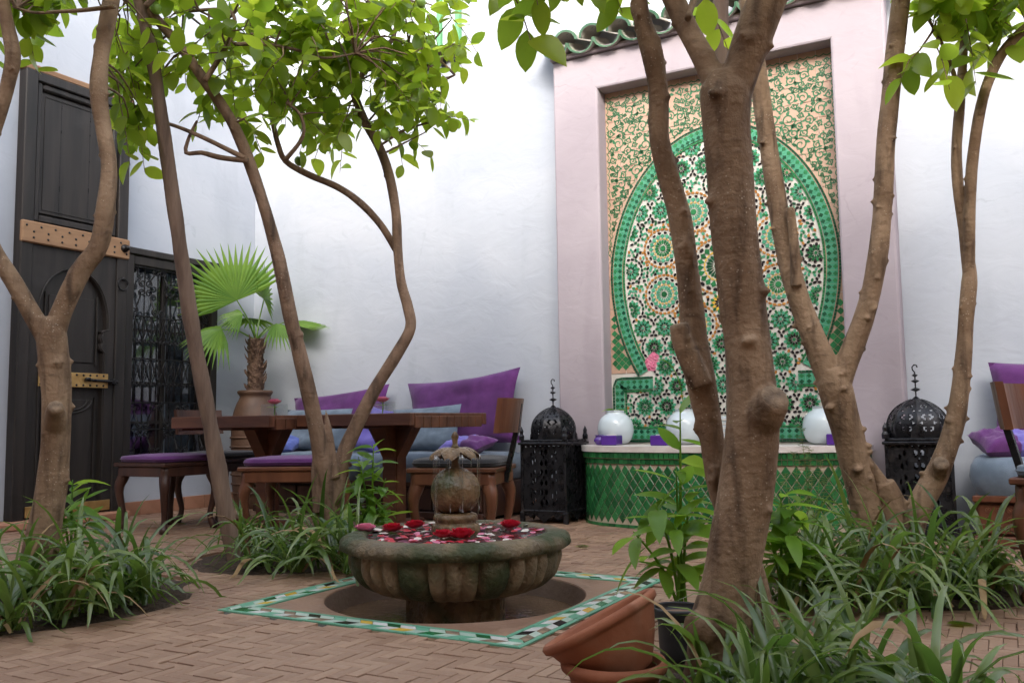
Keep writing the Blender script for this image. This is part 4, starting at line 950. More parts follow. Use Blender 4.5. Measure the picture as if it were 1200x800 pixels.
def roseflower(p, label, s=1.0, mesh=rpm, lay=None, group=None):
    t = thing('rose_flower', label, 'flower', p, group=group)
    for (n_, tilt, sc_, r_) in (lay or ((8, 12, 1.15, .011), (8, 30, 1.1, .009), (7, 48, 1.0, .007), (6, 64, .9, .005), (5, 76, .8, .003), (4, 86, .7, .001))):
        for k in range(n_):
            a = 2*math.pi*k/n_+tilt+pr_.uniform(-.2, .2); o = place('petal', mesh, t, (-r_*math.sin(a)*s, r_*math.cos(a)*s, .003*s), (R(tilt+pr_.uniform(-8, 8)), 0, a)); o.scale = (s*sc_,)*3
    return t
for (px, py, s, lab) in ((460, 620, 1.0, 'red rose head floating by the pink petals in the stone bowl'), (486, 616, 1.0, 'red rose head floating beside the stone ball base'),
                         (541, 628, 1.15, 'large red rose head floating in front of the stone ball'), (519, 627, .9, 'small red rose head floating just beside the large red rose head'), (598, 616, 1.0, 'single red rose head floating alone on open water')):
    q = P(px, py+3, WZ+.004); roseflower(q, lab, s)
ppm = petalmesh(.026, .020, M['petal_pink'], .5)
q = P(428, 623, WZ+.004); roseflower(q, 'pink rose head floating near the mossy bowl edge', 1.1, ppm)
# ================================================================== LANTERNS
def make_lantern(label, loc, rz=0):
    t = thing('metal_lantern', label, 'lantern', loc, rz, 'black metal floor lanterns'); S = .155; H0, H1 = .075, .50
    def mask(u, v):   # pierced flower pattern, u in -1..1, v in 0..1
        for (cy, rr) in ((.2, .17), (.5, .17), (.8, .17)):
            for cx in (-.5, .5, 0):
                du, dv = (u-cx)*.5, (v-cy)*.68*1.0; r_ = math.hypot(du, dv); th = math.atan2(dv, du)
                if cx == 0: 
                    if r_ < .018: return False
                    if .05 < r_ < .05+.06*abs(math.sin(2*th))**1.5 and abs(math.sin(2*th)) > .6: return False
                else:
                    if .035 < r_ < .035+.05*abs(math.cos(2*th+.8)) and abs(math.cos(2*th+.8)) > .7: return False
        if abs(v-.96) < .012 and int((u+1)*9) % 2: return False
        return True
    nu, nv = 56, 76
    pm = B()
    for i in range(nu):
        for j in range(nv):
            u0, u1, v0, v1 = -1+2*i/nu, -1+2*(i+1)/nu, j/nv, (j+1)/nv
            if mask((u0+u1)/2, (v0+v1)/2): 
                k = len(pm.v); pm.v += [(u*S*.97, 0, H0+(H1-H0)*v) for u, v in ((u0, v0), (u1, v0), (u1, v1), (u0, v1))]; pm.f.append((k, k+1, k+2, k+3)); pm.mi.append(0); pm.rn.append(0)
    me = pm.mesh('pierced_panel', M['lantern']); import bmesh
    bm = bmesh.new(); bm.from_mesh(me); bmesh.ops.remove_doubles(bm, verts=bm.verts, dist=1e-5); bm.to_mesh(me); bm.free()
    for k in range(4):
        o = place('side_panel', me, t, Matrix.Rotation(k*math.pi/2, 3, 'Z') @ Vector((0, -S+.004, 0)), (0, 0, k*math.pi/2)); md = o.modifiers.new('s', 'SOLIDIFY'); md.thickness = .003
    for k in range(4):
        a = math.pi/4+k*math.pi/2; x, y = S*math.copysign(1, math.cos(a)), S*math.copysign(1, math.sin(a))
        b = B(); b.box((x, y, .265), (.016, .016, .51), bev=.003); b.box((x, y, .035), (.03, .03, .07), bev=.004); b.build('corner_post', M['lantern'], t)
    for (z, w_, h_) in ((.075, 2*S+.018, .014), (.503, 2*S+.040, .016), (.52, 2*S+.012, .014)): b = B(); b.box((0, 0, z), (w_, w_, h_), bev=.004); b.build('rail', M['lantern'], t)
    ap = B(); pts = [(-S, .07), (-S*.6, .03), (-S*.45, .055), (-S*.2, .03), (0, .0), (S*.2, .03), (S*.45, .055), (S*.6, .03), (S, .07)]
    ap.prism(pts, -.002, .002, lambda u, v, w_: (u, w_, v), bottom=True); am = ap.mesh('scalloped_apron', M['lantern'])
    for k in range(4): place('apron', am, t, Matrix.Rotation(k*math.pi/2, 3, 'Z') @ Vector((0, -S-.002, 0)), (0, 0, k*math.pi/2))
    for k in range(4):
        a = k*math.pi/2; cr = B()
        cr.prism([(-.035, .525), (.035, .525), (.03, .56), (.012, .572), (.0, .61), (-.012, .572), (-.03, .56)], -.002, .002, lambda u, v, w_: (u, w_, v), bottom=True); o = cr.build('crest', M['lantern'], t, loc=Matrix.Rotation(a, 3, 'Z') @ Vector((0, -S, 0)), rot=(0, 0, a))
        x, y = S*(1 if k in (0, 3) else -1), S*(1 if k < 2 else -1); b = B(); b.lathe([(.018, .525), (.02, .55), (.012, .565), (.015, .585), (.0, .615)], 6, (x, y, 0)); b.build('corner_finial', M['lantern'], t)
    # ribbed dome with pierced holes
    dm = B(); prof = catmull([(Vector((a, 0, c)), 0) for a, c in ((.135, .527), (.146, .565), (.146, .605), (.132, .65), (.10, .69), (.06, .718), (.02, .735), (.012, .74))], .0055); n = 96; rows = []
    for q in prof: rows.append([(q[0].x*math.cos(2*math.pi*a/n)*(1/max(.001, math.cos(((2*math.pi*a/n) % (math.pi/4))-math.pi/8)))*.96, q[0].x*math.sin(2*math.pi*a/n)*(1/math.cos(((2*math.pi*a/n) % (math.pi/4))-math.pi/8))*.96, q[0].z) for a in range(n)])
    i0 = len(dm.v)
    for r_ in rows: dm.v += r_
    for a in range(len(rows)-1):
        tt = a/(len(rows)-1)
        for c in range(n):
            g = (c % 12)/12.-.458; hole = False
            for (tc, hh, ww) in ((.18, .06, .28), (.42, .075, .30), (.68, .06, .26)):
                e = ((tt-tc)/hh)**2+(g/ww)**2
                if .30 < e < 1 and abs(g) > .06: hole = True
            for (tc, gg) in ((.30, .3), (.30, -.3), (.56, .33), (.56, -.33)):
                if ((tt-tc)/.03)**2+((g-gg)/.09)**2 < 1: hole = True
            if tt > .85: hole = False
            if not hole: dm.f.append((a*n+c, a*n+(c+1) % n, (a+1)*n+(c+1) % n, (a+1)*n+c)); dm.mi.append(0); dm.rn.append(0)
    o = dm.build('dome', M['lantern'], t); md = o.modifiers.new('s', 'SOLIDIFY'); md.thickness = .003
    rb_ = B()
    for k in range(8):
        a = k*math.pi/4+0; rb_.tube([(q[0].x*1.04*math.cos(a), q[0].x*1.04*math.sin(a), q[0].z) for q in prof[::3]], .0035, 5)
    rb_.build('dome_rib', M['lantern'], t, smooth=True)
    b = B(); b.lathe([(.02, .735), (.012, .745), (.004, .75), (.004, .775), (.012, .778), (.027, .786), (.012, .794), (.004, .797), (.004, .822), (.01, .825), (.022, .832), (.01, .839), (.004, .842), (.004, .855), (.008, .857), (.017, .863), (.008, .869), (.004, .872), (.003, .882)], 14); b.build('finial', M['lantern'], t, smooth=True)
    b = B(); b.tube([(0, 0, .880), (-.010, 0, .892), (-.012, 0, .908), (-.002, 0, .920), (.010, 0, .917), (.014, 0, .905)], .0038, 6); b.build('hook', M['lantern'], t, smooth=True)
    return t
lan = make_lantern('black pierced metal lantern with domed top beside the sofa with the wooden table', (-2.62, 5.23, 0))
dup(lan, (-.44, 5.26, 0), R(4), 'black pierced metal lantern with domed top behind the forked trunk and knobby stump')
# ================================================================== TABLES
def make_table(label, loc, rz=0):
    t = thing('wooden_table', label, 'table', loc, rz, 'dining tables before the sofa'); S = .41; TZ = .702; rnd = random.Random(int(loc[0]*100))
    n = 14; tb_ = B(); w_ = 2*S/n; tb_.box((0,0,0), (w_-.006, 2*S-.1, .028), bev=.003); sm = tb_.mesh('slat', M['twood'])
    for i in range(n): place('slat', sm, t, (-S+(i+.5)*w_, 0, TZ-.014), (0, 0, 0))
    for s in (-1, 1): b = B(); b.box((0, s*(S-.025+.0), TZ-.035), (2*S, .046, .070), bev=.004); b.build('edge_rail', M['twood'], t)
    # end rails carry the slat ends as visible notches
    for s in (-1, 1):
        for k in range(9):
            b = B(); b.box((s*(S-.02), -S+.055+(k+.5)*(2*S-.11)/9, TZ-.035-.016), (.04, (2*S-.11)/9-.005, .066), bev=.003); b.build('end_block', M['twood'], t)
    b = B(); b.box((0, 0, TZ-.06), (2*S-.09, .10, .05), bev=.004); b.box((0, 0, TZ-.062), (.10, 2*S-.12, .046), bev=.004); b.build('under_frame', M['twood'], t)
    b = B()
    for q in (0, 1):
        pts = [(-.05, .05), (.05, .05), (.055, .44), (.17, .625), (-.17, .625), (-.055, .44)]; ro = Matrix.Rotation(q*math.pi/2, 3, 'Z')
        b.prism(pts, -.045-.002*q, .045+.002*q, lambda u, v, w2: tuple(ro @ Vector((u, w2, v))), bottom=True)
    b.build('pedestal', M['twood'], t)
    b = B(); b.box((0, 0, .03), (.52, .09, .06), bev=.01); b.box((0, 0, .032), (.094, .52, .056), bev=.01); b.build('foot', M['twood'], t)
    return t
tA = make_table('slatted dark wood table beside the ribbed palm jar', (-4.10, 4.16, 0)); tB = make_table('slatted dark wood table near the chair with leaning iron post by the stone fountain', (-3.27, 4.37, 0))
TZ = .702
def flower_glass(loc, label):
    t = thing('flower_glass', label, 'glass', loc); b = B(); w_, h_ = .058, .075
    sqr = lambda z, e: [(-w_+e, -w_+e, z), (w_-e, -w_+e, z), (w_-e, w_-e, z), (-w_+e, w_-e, z)]
    b.grid([sqr(.001, 0), sqr(h_, 0)], True); b.cap([0, 1, 2, 3]); b.build('glass_cube', M['glass'], t)
    b = B(); b.face(sqr(.035, .003)); b.build('water', M['glass'], t)
    b = B(); b.tube([(0, 0, .006), (.004, .003, .05), (0, 0, .075)], .004, 6); b.build('stem', M['lush'], t)
    for (n_, tl, s) in ((7, 12, 1.3), (6, 40, 1.1), (5, 65, .85)):
        for k in range(n_): a = 2*math.pi*k/n_+tl; o = place('petal', ppm, t, (-.006*math.sin(a), .006*math.cos(a), .073), (R(tl), 0, a)); o.scale = (s*1.25,)*3
    for k in range(3):
        a = k*2.1+.5; o = place('leaf', leafm0, t, (0, 0, .05), (R(20), 0, a)); o.scale = (.5,)*3
# leaf meshes -------------------------------------------------------------
def leaf_b(L=1., W=.27, fold=.22, curl=.25, n=6, tip=1.):
    b = B(); rows = []
    for i in range(n+1):
        t = i/n; w_ = W*(math.sin(math.pi*min(1, t**.85*.98+.01))**.75)*(1 if t < 1 else .02)
        rows.append([(x*w_, t*L, -curl*L*t*t+abs(x)*w_*fold) for x in (-1, 0, 1)])
    b.grid(rows); return b
leafm0 = leaf_b(.1, .026).mesh('leaf', M['lush'], True)
pA = PY(309, 489, 4.05); flower_glass((-4.05, 4.16, TZ+.001), 'square glass with a pink flower on the table by the palm jar'); flower_glass((-3.36, 4.37, TZ+.001), 'square glass with a pink flower on the table by the fountain')
# ================================================================== STOOLS AND CHAIRS
def make_seat(name, label, cat, loc, rz, cush, wood, back, group, w=.47, d=.45):
    t = thing(name, label, cat, loc, rz, group); SH = .425
    b = B(); b.box((0, 0, SH-.012), (w, d, .024), bev=.005); b.build('seat', M[wood], t)
    for (c, dd) in (((0, d/2-.022, SH-.054), (w-.075, .026, .058)), ((0, -d/2+.022, SH-.054), (w-.075, .026, .058)), ((w/2-.022, 0, SH-.054), (.026, d-.075, .058)), ((-w/2+.022, 0, SH-.054), (.026, d-.075, .058))):
        b = B(); b.box(c, dd, bev=.004); b.build('apron', M[wood], t)
    lb = B(); pr = [((0, 0), SH-.026, .034), ((.0, 0), SH-.085, .036), ((.020, 0), SH-.13, .033), ((.024, 0), SH-.18, .026), ((.010, 0), SH-.26, .021), ((-.006, 0), SH-.33, .018), ((.002, 0), .045, .020), ((.018, 0), .02, .027), ((.018, 0), .0, .024)]
    pts = catmull([(Vector((p[0][0]*.7, p[0][0]*.7, p[1])), p[2]) for p in pr], .02); lb.tube([p[0] for p in pts], [p[1] for p in pts], 8, flat=(1, .41, 0)); lm = lb.mesh('leg', M[wood], True)
    for k in range(4):
        a = k*math.pi/2; sx, sy = ((1, 1), (-1, 1), (-1, -1), (1, -1))[k]; place('leg', lm, t, (sx*(w/2-.045), sy*(d/2-.045), 0), (0, 0, a))
    # cushion: soft slab with piping
    cb = B(); cw, cd_ = w-.01, d-.01; rows = []; th = .042
    def ring(z, ins): 
        pts = []
        for i in range(40):
            a = 2*math.pi*i/40; c, s = math.cos(a), math.sin(a); e = 6; k = (abs(c)**e+abs(s)**e)**(-1/e); pts.append(((cw/2-ins)*c*k, (cd_/2-ins)*s*k, SH+.001+z+.003*noise.noise(Vector((c*k*3, s*k*3, 1)))))
        return pts
    cb.grid([ring(0, .02), ring(.006, .002), ring(.02, 0), ring(th-.006, .002), ring(th, .02), ring(th+.006, .09), ring(th+.008, .16)], True); cb.cap([240+i for i in range(40)])
    cu = cb.build('cushion', M[cush], t, smooth=True)
    pb = B(); q = ring(th*.5, -.001); pb.tube(q+[q[0]], .0035, 5, cap=False); pb.build('piping', M[cush], cu, smooth=True)
    if back:
        b = B(); b.tube([(0, d/2-.005, SH-.08), (0, d/2+.012, SH), (0, d/2+.055, SH+.18), (0, d/2+.075, SH+.31)], .017, 4, flat=(1, 1, 0)); b.build('back_post', M['iron'], t)
        b = B(); n = 12; W2 = .20; z0_, z1_ = SH+.165, SH+.335; f1, f2, f3, f4 = [], [], [], []
        for i in range(n+1):
            x = -W2+2*W2*i/n; y = d/2+.050-.055*(x/W2)**2; lean = .02
            f1.append((x, y-.014, z0_)); f2.append((x, y-.014+lean*1.2, z1_)); f3.append((x, y+.014+lean*1.2, z1_)); f4.append((x, y+.014, z0_))
        b.grid([f1, f2, f3, f4, f1]); b.cap([0, n+1, 2*(n+1), 3*(n+1)]); b.cap([n, 3*(n+1)+n, 2*(n+1)+n, n+1+n]); bo = b.build('backrest', M[wood], t)
        b = B()
        for z in (SH+.22, SH+.29): b.lathe([(.008, 0), (.006, .005), (0, .006)], 8, (0, 0, 0)); b.v = [(v[0], v[1], v[2]) for v in b.v]; break
        b.build('bolt', M['iron'], bo, loc=(0, d/2+.072, SH+.28), rot=(R(-90), 0, 0))
    return t
make_seat('wooden_stool', 'dark wood stool with purple cushion standing before the iron grille', 'stool', (-4.685, 3.885, 0), 0, 'purple', 'bwood', False, 'stools and chairs at the tables')
make_seat('wooden_stool', 'wood stool with purple cushion behind the double-stemmed tree', 'stool', (-3.45, 3.72, 0), R(24), 'purple', 'cwood', False, 'stools and chairs at the tables', w=.50)
make_seat('wooden_chair', 'dark wood chair with black cushion at the table end near the palm jar', 'chair', (-4.765, 4.40, 0), R(90), 'blackcloth', 'bwood', True, 'stools and chairs at the tables')
make_seat('wooden_chair', 'wood chair with grey cushion and leaning iron post between the lantern and fountain', 'chair', (-2.44, 3.84, 0), R(-90+17), 'blackcloth', 'cwood', True, 'stools and chairs at the tables')
cc = PD(1182, 480, 3.2); make_seat('wooden_chair', 'wood chair with leaning iron post in front of the carved wooden sofa base', 'chair', (cc.x+.26, cc.y+.03, 0), R(90-14), 'greyblue', 'cwood', True, 'stools and chairs at the tables')
# ================================================================== SOFAS
def soft_box(w_, d_, h_, r_, seed, amp=.006, n=22):
    b = B(); 
    def sp(c, s, e): return (abs(c)**e+abs(s)**e)**(-1/e)
    rows = []; levels = [(0, r_), (.25, r_*.25), (.5, 0), (.75, r_*.22), (.93, r_*.8), (1, r_*2.0)]
    pts = 96
    for (lz, ins) in levels:
        row = []
        for i in range(pts):
            a = 2*math.pi*i/pts; c, s = math.cos(a), math.sin(a); k = sp(c, s, 12); x, y = (w_/2-ins)*c*k, (d_/2-ins)*s*k
            bul = .012*math.sin(math.pi*lz); x += math.copysign(bul, x)*min(1, abs(c*k)**6); y += math.copysign(bul, y)*min(1, abs(s*k)**6)
            row.append((x, y, lz*h_+amp*noise.noise(Vector((x*5+seed, y*5, lz*3)))))
        rows.append(row)
    i = b.grid(rows, True)
    # top surface: concentric rings
    for q in (.85, .6, .3, .05):
        rows2 = [(p[0]*q, p[1]*q, h_+.012*(1-q)+amp*2*noise.noise(Vector((p[0]*q*4+seed, p[1]*q*4, 5)))) for p in rows[-1]]
        b.grid([rows[-1] if q == .85 else last, rows2], True); last = rows2
    b.cap(list(range(len(b.v)-pts, len(b.v)))); return b
def sofa(label, x0, x1, carved, npad):
    t = thing('corner_sofa' if False else 'wooden_sofa', label, 'sofa', ((x0+x1)/2, (4.94+5.56)/2, 0)); w_ = x1-x0; d_ = .62
    b = B(); b.box((0, .02, .135), (w_-.02, d_-.06, .225), bev=.006); b.build('base', M['cwood' if carved else 'bwood'], t)
    b = B(); b.box((0, -d_/2+.018, .235), (w_-.006, .028, .032), bev=.005); b.box((0, -d_/2+.018, .030), (w_-.006, .028, .05), bev=.005); b.build('base_rail', M['cwood' if carved else 'bwood'], t)
    npn = max(2, int(w_/.34))
    for i in range(npn):
        pw_ = (w_-.03)/npn; xx = -w_/2+.015+(i+.5)*pw_; b = B(); b.box((xx, -d_/2+.040, .137), (pw_-.02, .014, .142), bev=.004); pn = b.build('carved_panel', M['cwood' if carved else 'bwood'], t)
        if carved:
            b = B()
            for k in range(-3, 4):
                for j in (-1, 0, 1): b.lathe([(.014, 0), (.012, .004), (.006, .003), (.004, .006), (0, .006)], 8, (k*pw_*.12, j*.042, 0))
            b.build('carved_rosettes', M['cwood'], pn, loc=(xx, -d_/2+.033, .137), rot=(R(90), 0, 0))
    pw_ = w_/npad
    for i in range(npad):
        b = soft_box(pw_-.008, d_+.02, .185, .02, i*3.3+x0); b.build('seat_pad', M['greyblue'], t, smooth=True, loc=(-w_/2+(i+.5)*pw_, -.005, .252))
    return t
sofa('long low sofa with grey-blue seat pads behind the two wooden tables', -5.03, -3.0, False, 2)
sofa('low sofa with a grey-blue pad on a carved reddish wood base', -.19, 1.75, True, 1)
# pillows
def pillow(loc, w_, h_, th, m, label, rx=78, rz=0, ry=0, seed=0, ear=.10, group=None, m2=None):
    b = B(); n = 18; fr, bk = [], []
    for j in range(n+1):
        a, c = [], []
        for i in range(n+1):
            u, v = -1+2*i/n, -1+2*j/n
            pin = 1-ear*(1-(abs(u)**1.5))*abs(v)**6; pin2 = 1-ear*(1-(abs(v)**1.5))*abs(u)**6
            x = u*w_/2*pin2; y = v*h_/2*pin; k = max(0, (1-u**4))*max(0, (1-v**4)); k = k**.5
            wr = .016*noise.noise(Vector((u*2.2+seed, v*2.2, seed)))+.010*noise.noise(Vector((u*6+seed, v*6, seed)))
            a.append((x, y, th/2*k+wr*(.3+k))); c.append((x, y, -th/2*k+wr*(.3+k)*.5))
        fr.append(a); bk.append(c)
    b.grid(fr, mi=0); b.grid(bk, mi=0)
    if m2: b.mi = [1 if (f_i % n) > n*.55 else 0 for f_i in range(len(b.f))]
    o = b.build('pillow', [M[m]]+([M[m2]] if m2 else []), None, smooth=True, loc=loc, rot=(R(rx), R(ry), R(rz)))
    return tag(o, label, 'pillow', group)
SZ = .447
G = 'pillows on the sofas'
pillow((-3.46, 5.43, SZ+.275), .98, .54, .15, 'purple', 'big purple back cushion leaning on the wall beside the lantern', 80, 0, -5, 1, group=G, ear=.13)
pillow((-4.62, 5.45, SZ+.235), .98, .46, .15, 'purple', 'big purple back cushion behind the double-stemmed tree', 80, 0, -5, 2, group=G, ear=.12)
pillow((-3.66, 5.24, SZ+.155), .60, .33, .13, 'greyblue', 'grey-blue cushion leaning on the big purple cushion by the lantern', 74, 0, -3, 3, group=G, ear=.05)
pillow((-4.68, 5.25, SZ+.160), .66, .33, .13, 'greyblue', 'grey-blue cushion behind the double-stemmed tree and table', 74, 0, 0, 4, group=G, ear=.05)
pillow((-4.10, 5.22, SZ+.155), .36, .36, .12, 'violet', 'violet cushion standing between the two grey-blue cushions', 72, 6, 14, 5, group=G)
pillow((-3.20, 5.10, SZ+.048), .36, .22, .095, 'violet', 'small flat violet and purple pillow lying at the sofa end by the lantern', 14, -12, 0, 6, group=G, m2='purple')
pillow((-4.90, 5.12, SZ+.052), .30, .20, .10, 'purple', 'small purple and blue pillow lying at the sofa end by the palm jar', 24, 8, 0, 7, group=G, m2='bluecloth')
pillow((.22, 5.42, SZ+.235), .62, .50, .15, 'purple', 'big purple back cushion on the sofa with the carved base', 80, 0, 0, 8, group=G, ear=.10)
pillow((.46, 5.22, SZ+.205), .52, .44, .14, 'greyblue', 'grey-blue cushion in front of the purple one on the carved sofa', 76, 0, 0, 9, group=G, ear=.05)
pillow((-.02, 5.10, SZ+.055), .30, .24, .11, 'purple', 'small purple and lavender pillow lying on the carved sofa corner', 20, 25, 0, 10, group=G, m2='violet')
# ================================================================== PALM IN RIBBED JAR
pj = thing('ribbed_jar', 'tall brown ribbed clay jar in the corner holding a fan palm', 'jar', (-5.27, 5.20, 0))
b = B(); pr = [(.13, 0), (.145, .03), (.165, .15), (.178, .35), (.182, .55), (.175, .70), (.15, .80), (.125, .855), (.118, .875), (.135, .90), (.140, .915), (.128, .925), (.112, .90), (.108, .85)]
pr = catmull([(Vector((a, 0, c)), 0) for a, c in pr], .012); b.lathe([(q[0].x, q[0].z) for q in pr], 40); b.build('body', M['jar'], pj, smooth=True)
def jar_r(z):
    for q in range(len(pr)-1):
        if pr[q][0].z <= z <= pr[q+1][0].z: return pr[q][0].x
    return .15
for k in range(9):
    z = .12+k*.072; b = B(); r_ = jar_r(z); b.tube([((r_+.003)*math.cos(2*math.pi*a/40), (r_+.003)*math.sin(2*math.pi*a/40), z) for a in range(41)], .008, 6, cap=False); b.build('rib', M['cwood' if False else 'jar'], pj, smooth=True)
b = B(); b.lathe([(.115, .87), (.0, .88)], 20); b.build('soil', M['soil'], pj)
pm_ = thing('fan_palm', 'young fan palm with a stubby fibrous trunk in the ribbed jar', 'palm', (-5.27, 5.20, .88))
b = B(); rows = []
for i in range(30):
    z = i/29*.46; rows.append([((.058+.012*math.sin(i*1.9+a*2.1)+.010*noise.noise(Vector((a, i*.6, 0))))*math.cos(2*math.pi*a/18), (.058+.012*math.sin(i*1.9+a*2.1)+.010*noise.noise(Vector((a, i*.6, 0))))*math.sin(2*math.pi*a/18), z) for a in range(18)])
b.grid(rows, True); b.build('trunk', M['fibre'], pm_, smooth=True)
b = B(); rr = random.Random(4); b.tube([(0, 0, 0), (.022, 0, .025), (.035, 0, .055)], [.012, .008, .002], 4); lsm = b.mesh('leaf_stub', M['fibre'])
for k in range(46):
    z = rr.uniform(.03, .45); a = rr.uniform(0, 6.28); place('leaf_stub', lsm, pm_, (.055*math.cos(a), .055*math.sin(a), z), (0, 0, a))
def fan(par, start, tip, face, rad, spread, nseg, drop=.12, seed=0):
    """fan leaf: petiole start->tip, blade disc facing `face`"""
    rr = random.Random(seed); start, tip, face = Vector(start), Vector(tip), Vector(face).normalized(); ax = (tip-start).normalized()
    ax2 = (ax-face*ax.dot(face)).normalized(); sd_ = ax2.cross(face).normalized(); o_ = B(); mid = start.lerp(tip, .5)+Vector((0, 0, .03)); o_.tube([start, mid, tip], [.009, .006, .005], 5); fb = o_.build('petiole', M['palm'], par)
    b = B()
    for i in range(nseg):
        th = R(-spread/2+spread*(i+.5)/nseg); d = (ax2*math.cos(th)+sd_*math.sin(th)); L = rad*(1-.18*abs(th)/math.pi*2*.5)*rr.uniform(.92, 1.05); wv = d.cross(face).normalized(); hwid = rad*math.radians(spread/nseg)*.5; rn = rr.uniform(.05, .95)
        pts = []
        for (t, w_) in ((0, .12), (.3, .33), (.5, .50), (.66, .33), (.85, .15), (1, .01)):
            c = tip+d*L*t-Vector((0, 0, 1))*drop*rad*t*t*(1+.6*abs(math.sin(th))); ww = hwid*w_*1.55*L/rad
            pts.append([c-wv*ww, c+face*ww*.55, c+wv*ww])
        b.grid(pts, rn=rn)
    return b.build('fan_leaf', M['palm'], par, smooth=False)
tc = Vector((0, 0, .45)); camd = Vector((.70, -.70, .1)); rt_ = Vector((.72, .69, 0))
fan(pm_, tc, tc+rt_*-.15+Vector((0, 0, .30))+camd*.10, camd+Vector((0, 0, .05)), .50, 185, 26, -.02, 1)
fan(pm_, tc, tc+rt_*-.26+Vector((0, 0, .06))+camd*.12, camd*.6+Vector((0, 0, .9)), .33, 190, 24, .35, 2)
fan(pm_, tc, tc+rt_*.22+Vector((0, 0, .15))-camd*.02, Vector((0, 0, 1))+camd*.25, .40, 130, 18, .05, 3)
fan(pm_, tc, tc+rt_*.06+Vector((0, 0, .36))-camd*.1, rt_+camd*.25, .34, 200, 22, .08, 4)
fan(pm_, tc, tc+rt_*.16+Vector((0, 0, .10))+camd*.16, camd*.5+Vector((0, 0, .8))+rt_*.3, .24, 170, 18, .35, 5)
fan(pm_, tc, tc+rt_*-.05+Vector((0, 0, .22))-camd*.2, Vector((0, 0, 1)), .30, 190, 22, .2, 6)
fan(pm_, tc, tc+rt_*-.10+Vector((0, 0, .16))+camd*.22, camd+Vector((0, 0, .8)), .20, 150, 16, .3, 7)
# ================================================================== POTS BY THE CAMERA
def potprof(b, pr, n=56, **kw): q = catmull([(Vector((a, 0, c)), 0) for a, c in pr], .006); b.lathe([(max(0, p[0].x), p[0].z) for p in q], n, **kw)
pp_ = PD(720, 803, 1.92); LPZ = .125
t = thing('terracotta_pot', 'upright terracotta pot carrying the tilted bowl', 'pot', (pp_.x, pp_.y, .002)); b = B()
potprof(b, [(0, .0), (.075, .0), (.088, .05), (.098, .09), (.104, .098), (.114, .104), (.116, .118), (.110, .127), (.102, .124), (.096, .10), (.08, .02), (0, .015)]); b.build('body', M['terra'], t, smooth=True)
t = thing('terracotta_bowl', 'terracotta bowl tilted on its side on top of a pot', 'bowl', (pp_.x, pp_.y, .119))
b = B(); potprof(b, [(0, 0), (.055, 0), (.068, .012), (.098, .055), (.122, .100), (.128, .112), (.139, .119), (.141, .130), (.134, .137), (.125, .132), (.117, .110), (.09, .055), (.06, .018), (0, .014)]); o = b.build('body', M['terra'], t, smooth=True)
tl = Matrix.Rotation(R(-27), 3, FW) ; tl2 = Matrix.Rotation(R(-10), 3, RT); o.rotation_euler = (tl2 @ tl).to_euler(); o.location = RT*.030+Vector((0, 0, -.028))
q = P(797, 770, .02); t = thing('plastic_pot', 'small black plastic nursery pot behind the thick trunk', 'pot', (q.x, q.y, .02)); b = B()
potprof(b, [(0, 0), (.048, 0), (.056, .10), (.066, .104), (.068, .13), (.063, .132), (.058, .11), (0, .108)], 40, fn=lambda r_, z, th: r_+(.0012*math.cos(40*th) if z > .1 and r_ > .06 else 0)); b.build('body', M['blackpot'], t, smooth=True)
b = B(); b.lathe([(.058, .112), (0, .114)], 20); b.build('soil', M['mortar'], t)
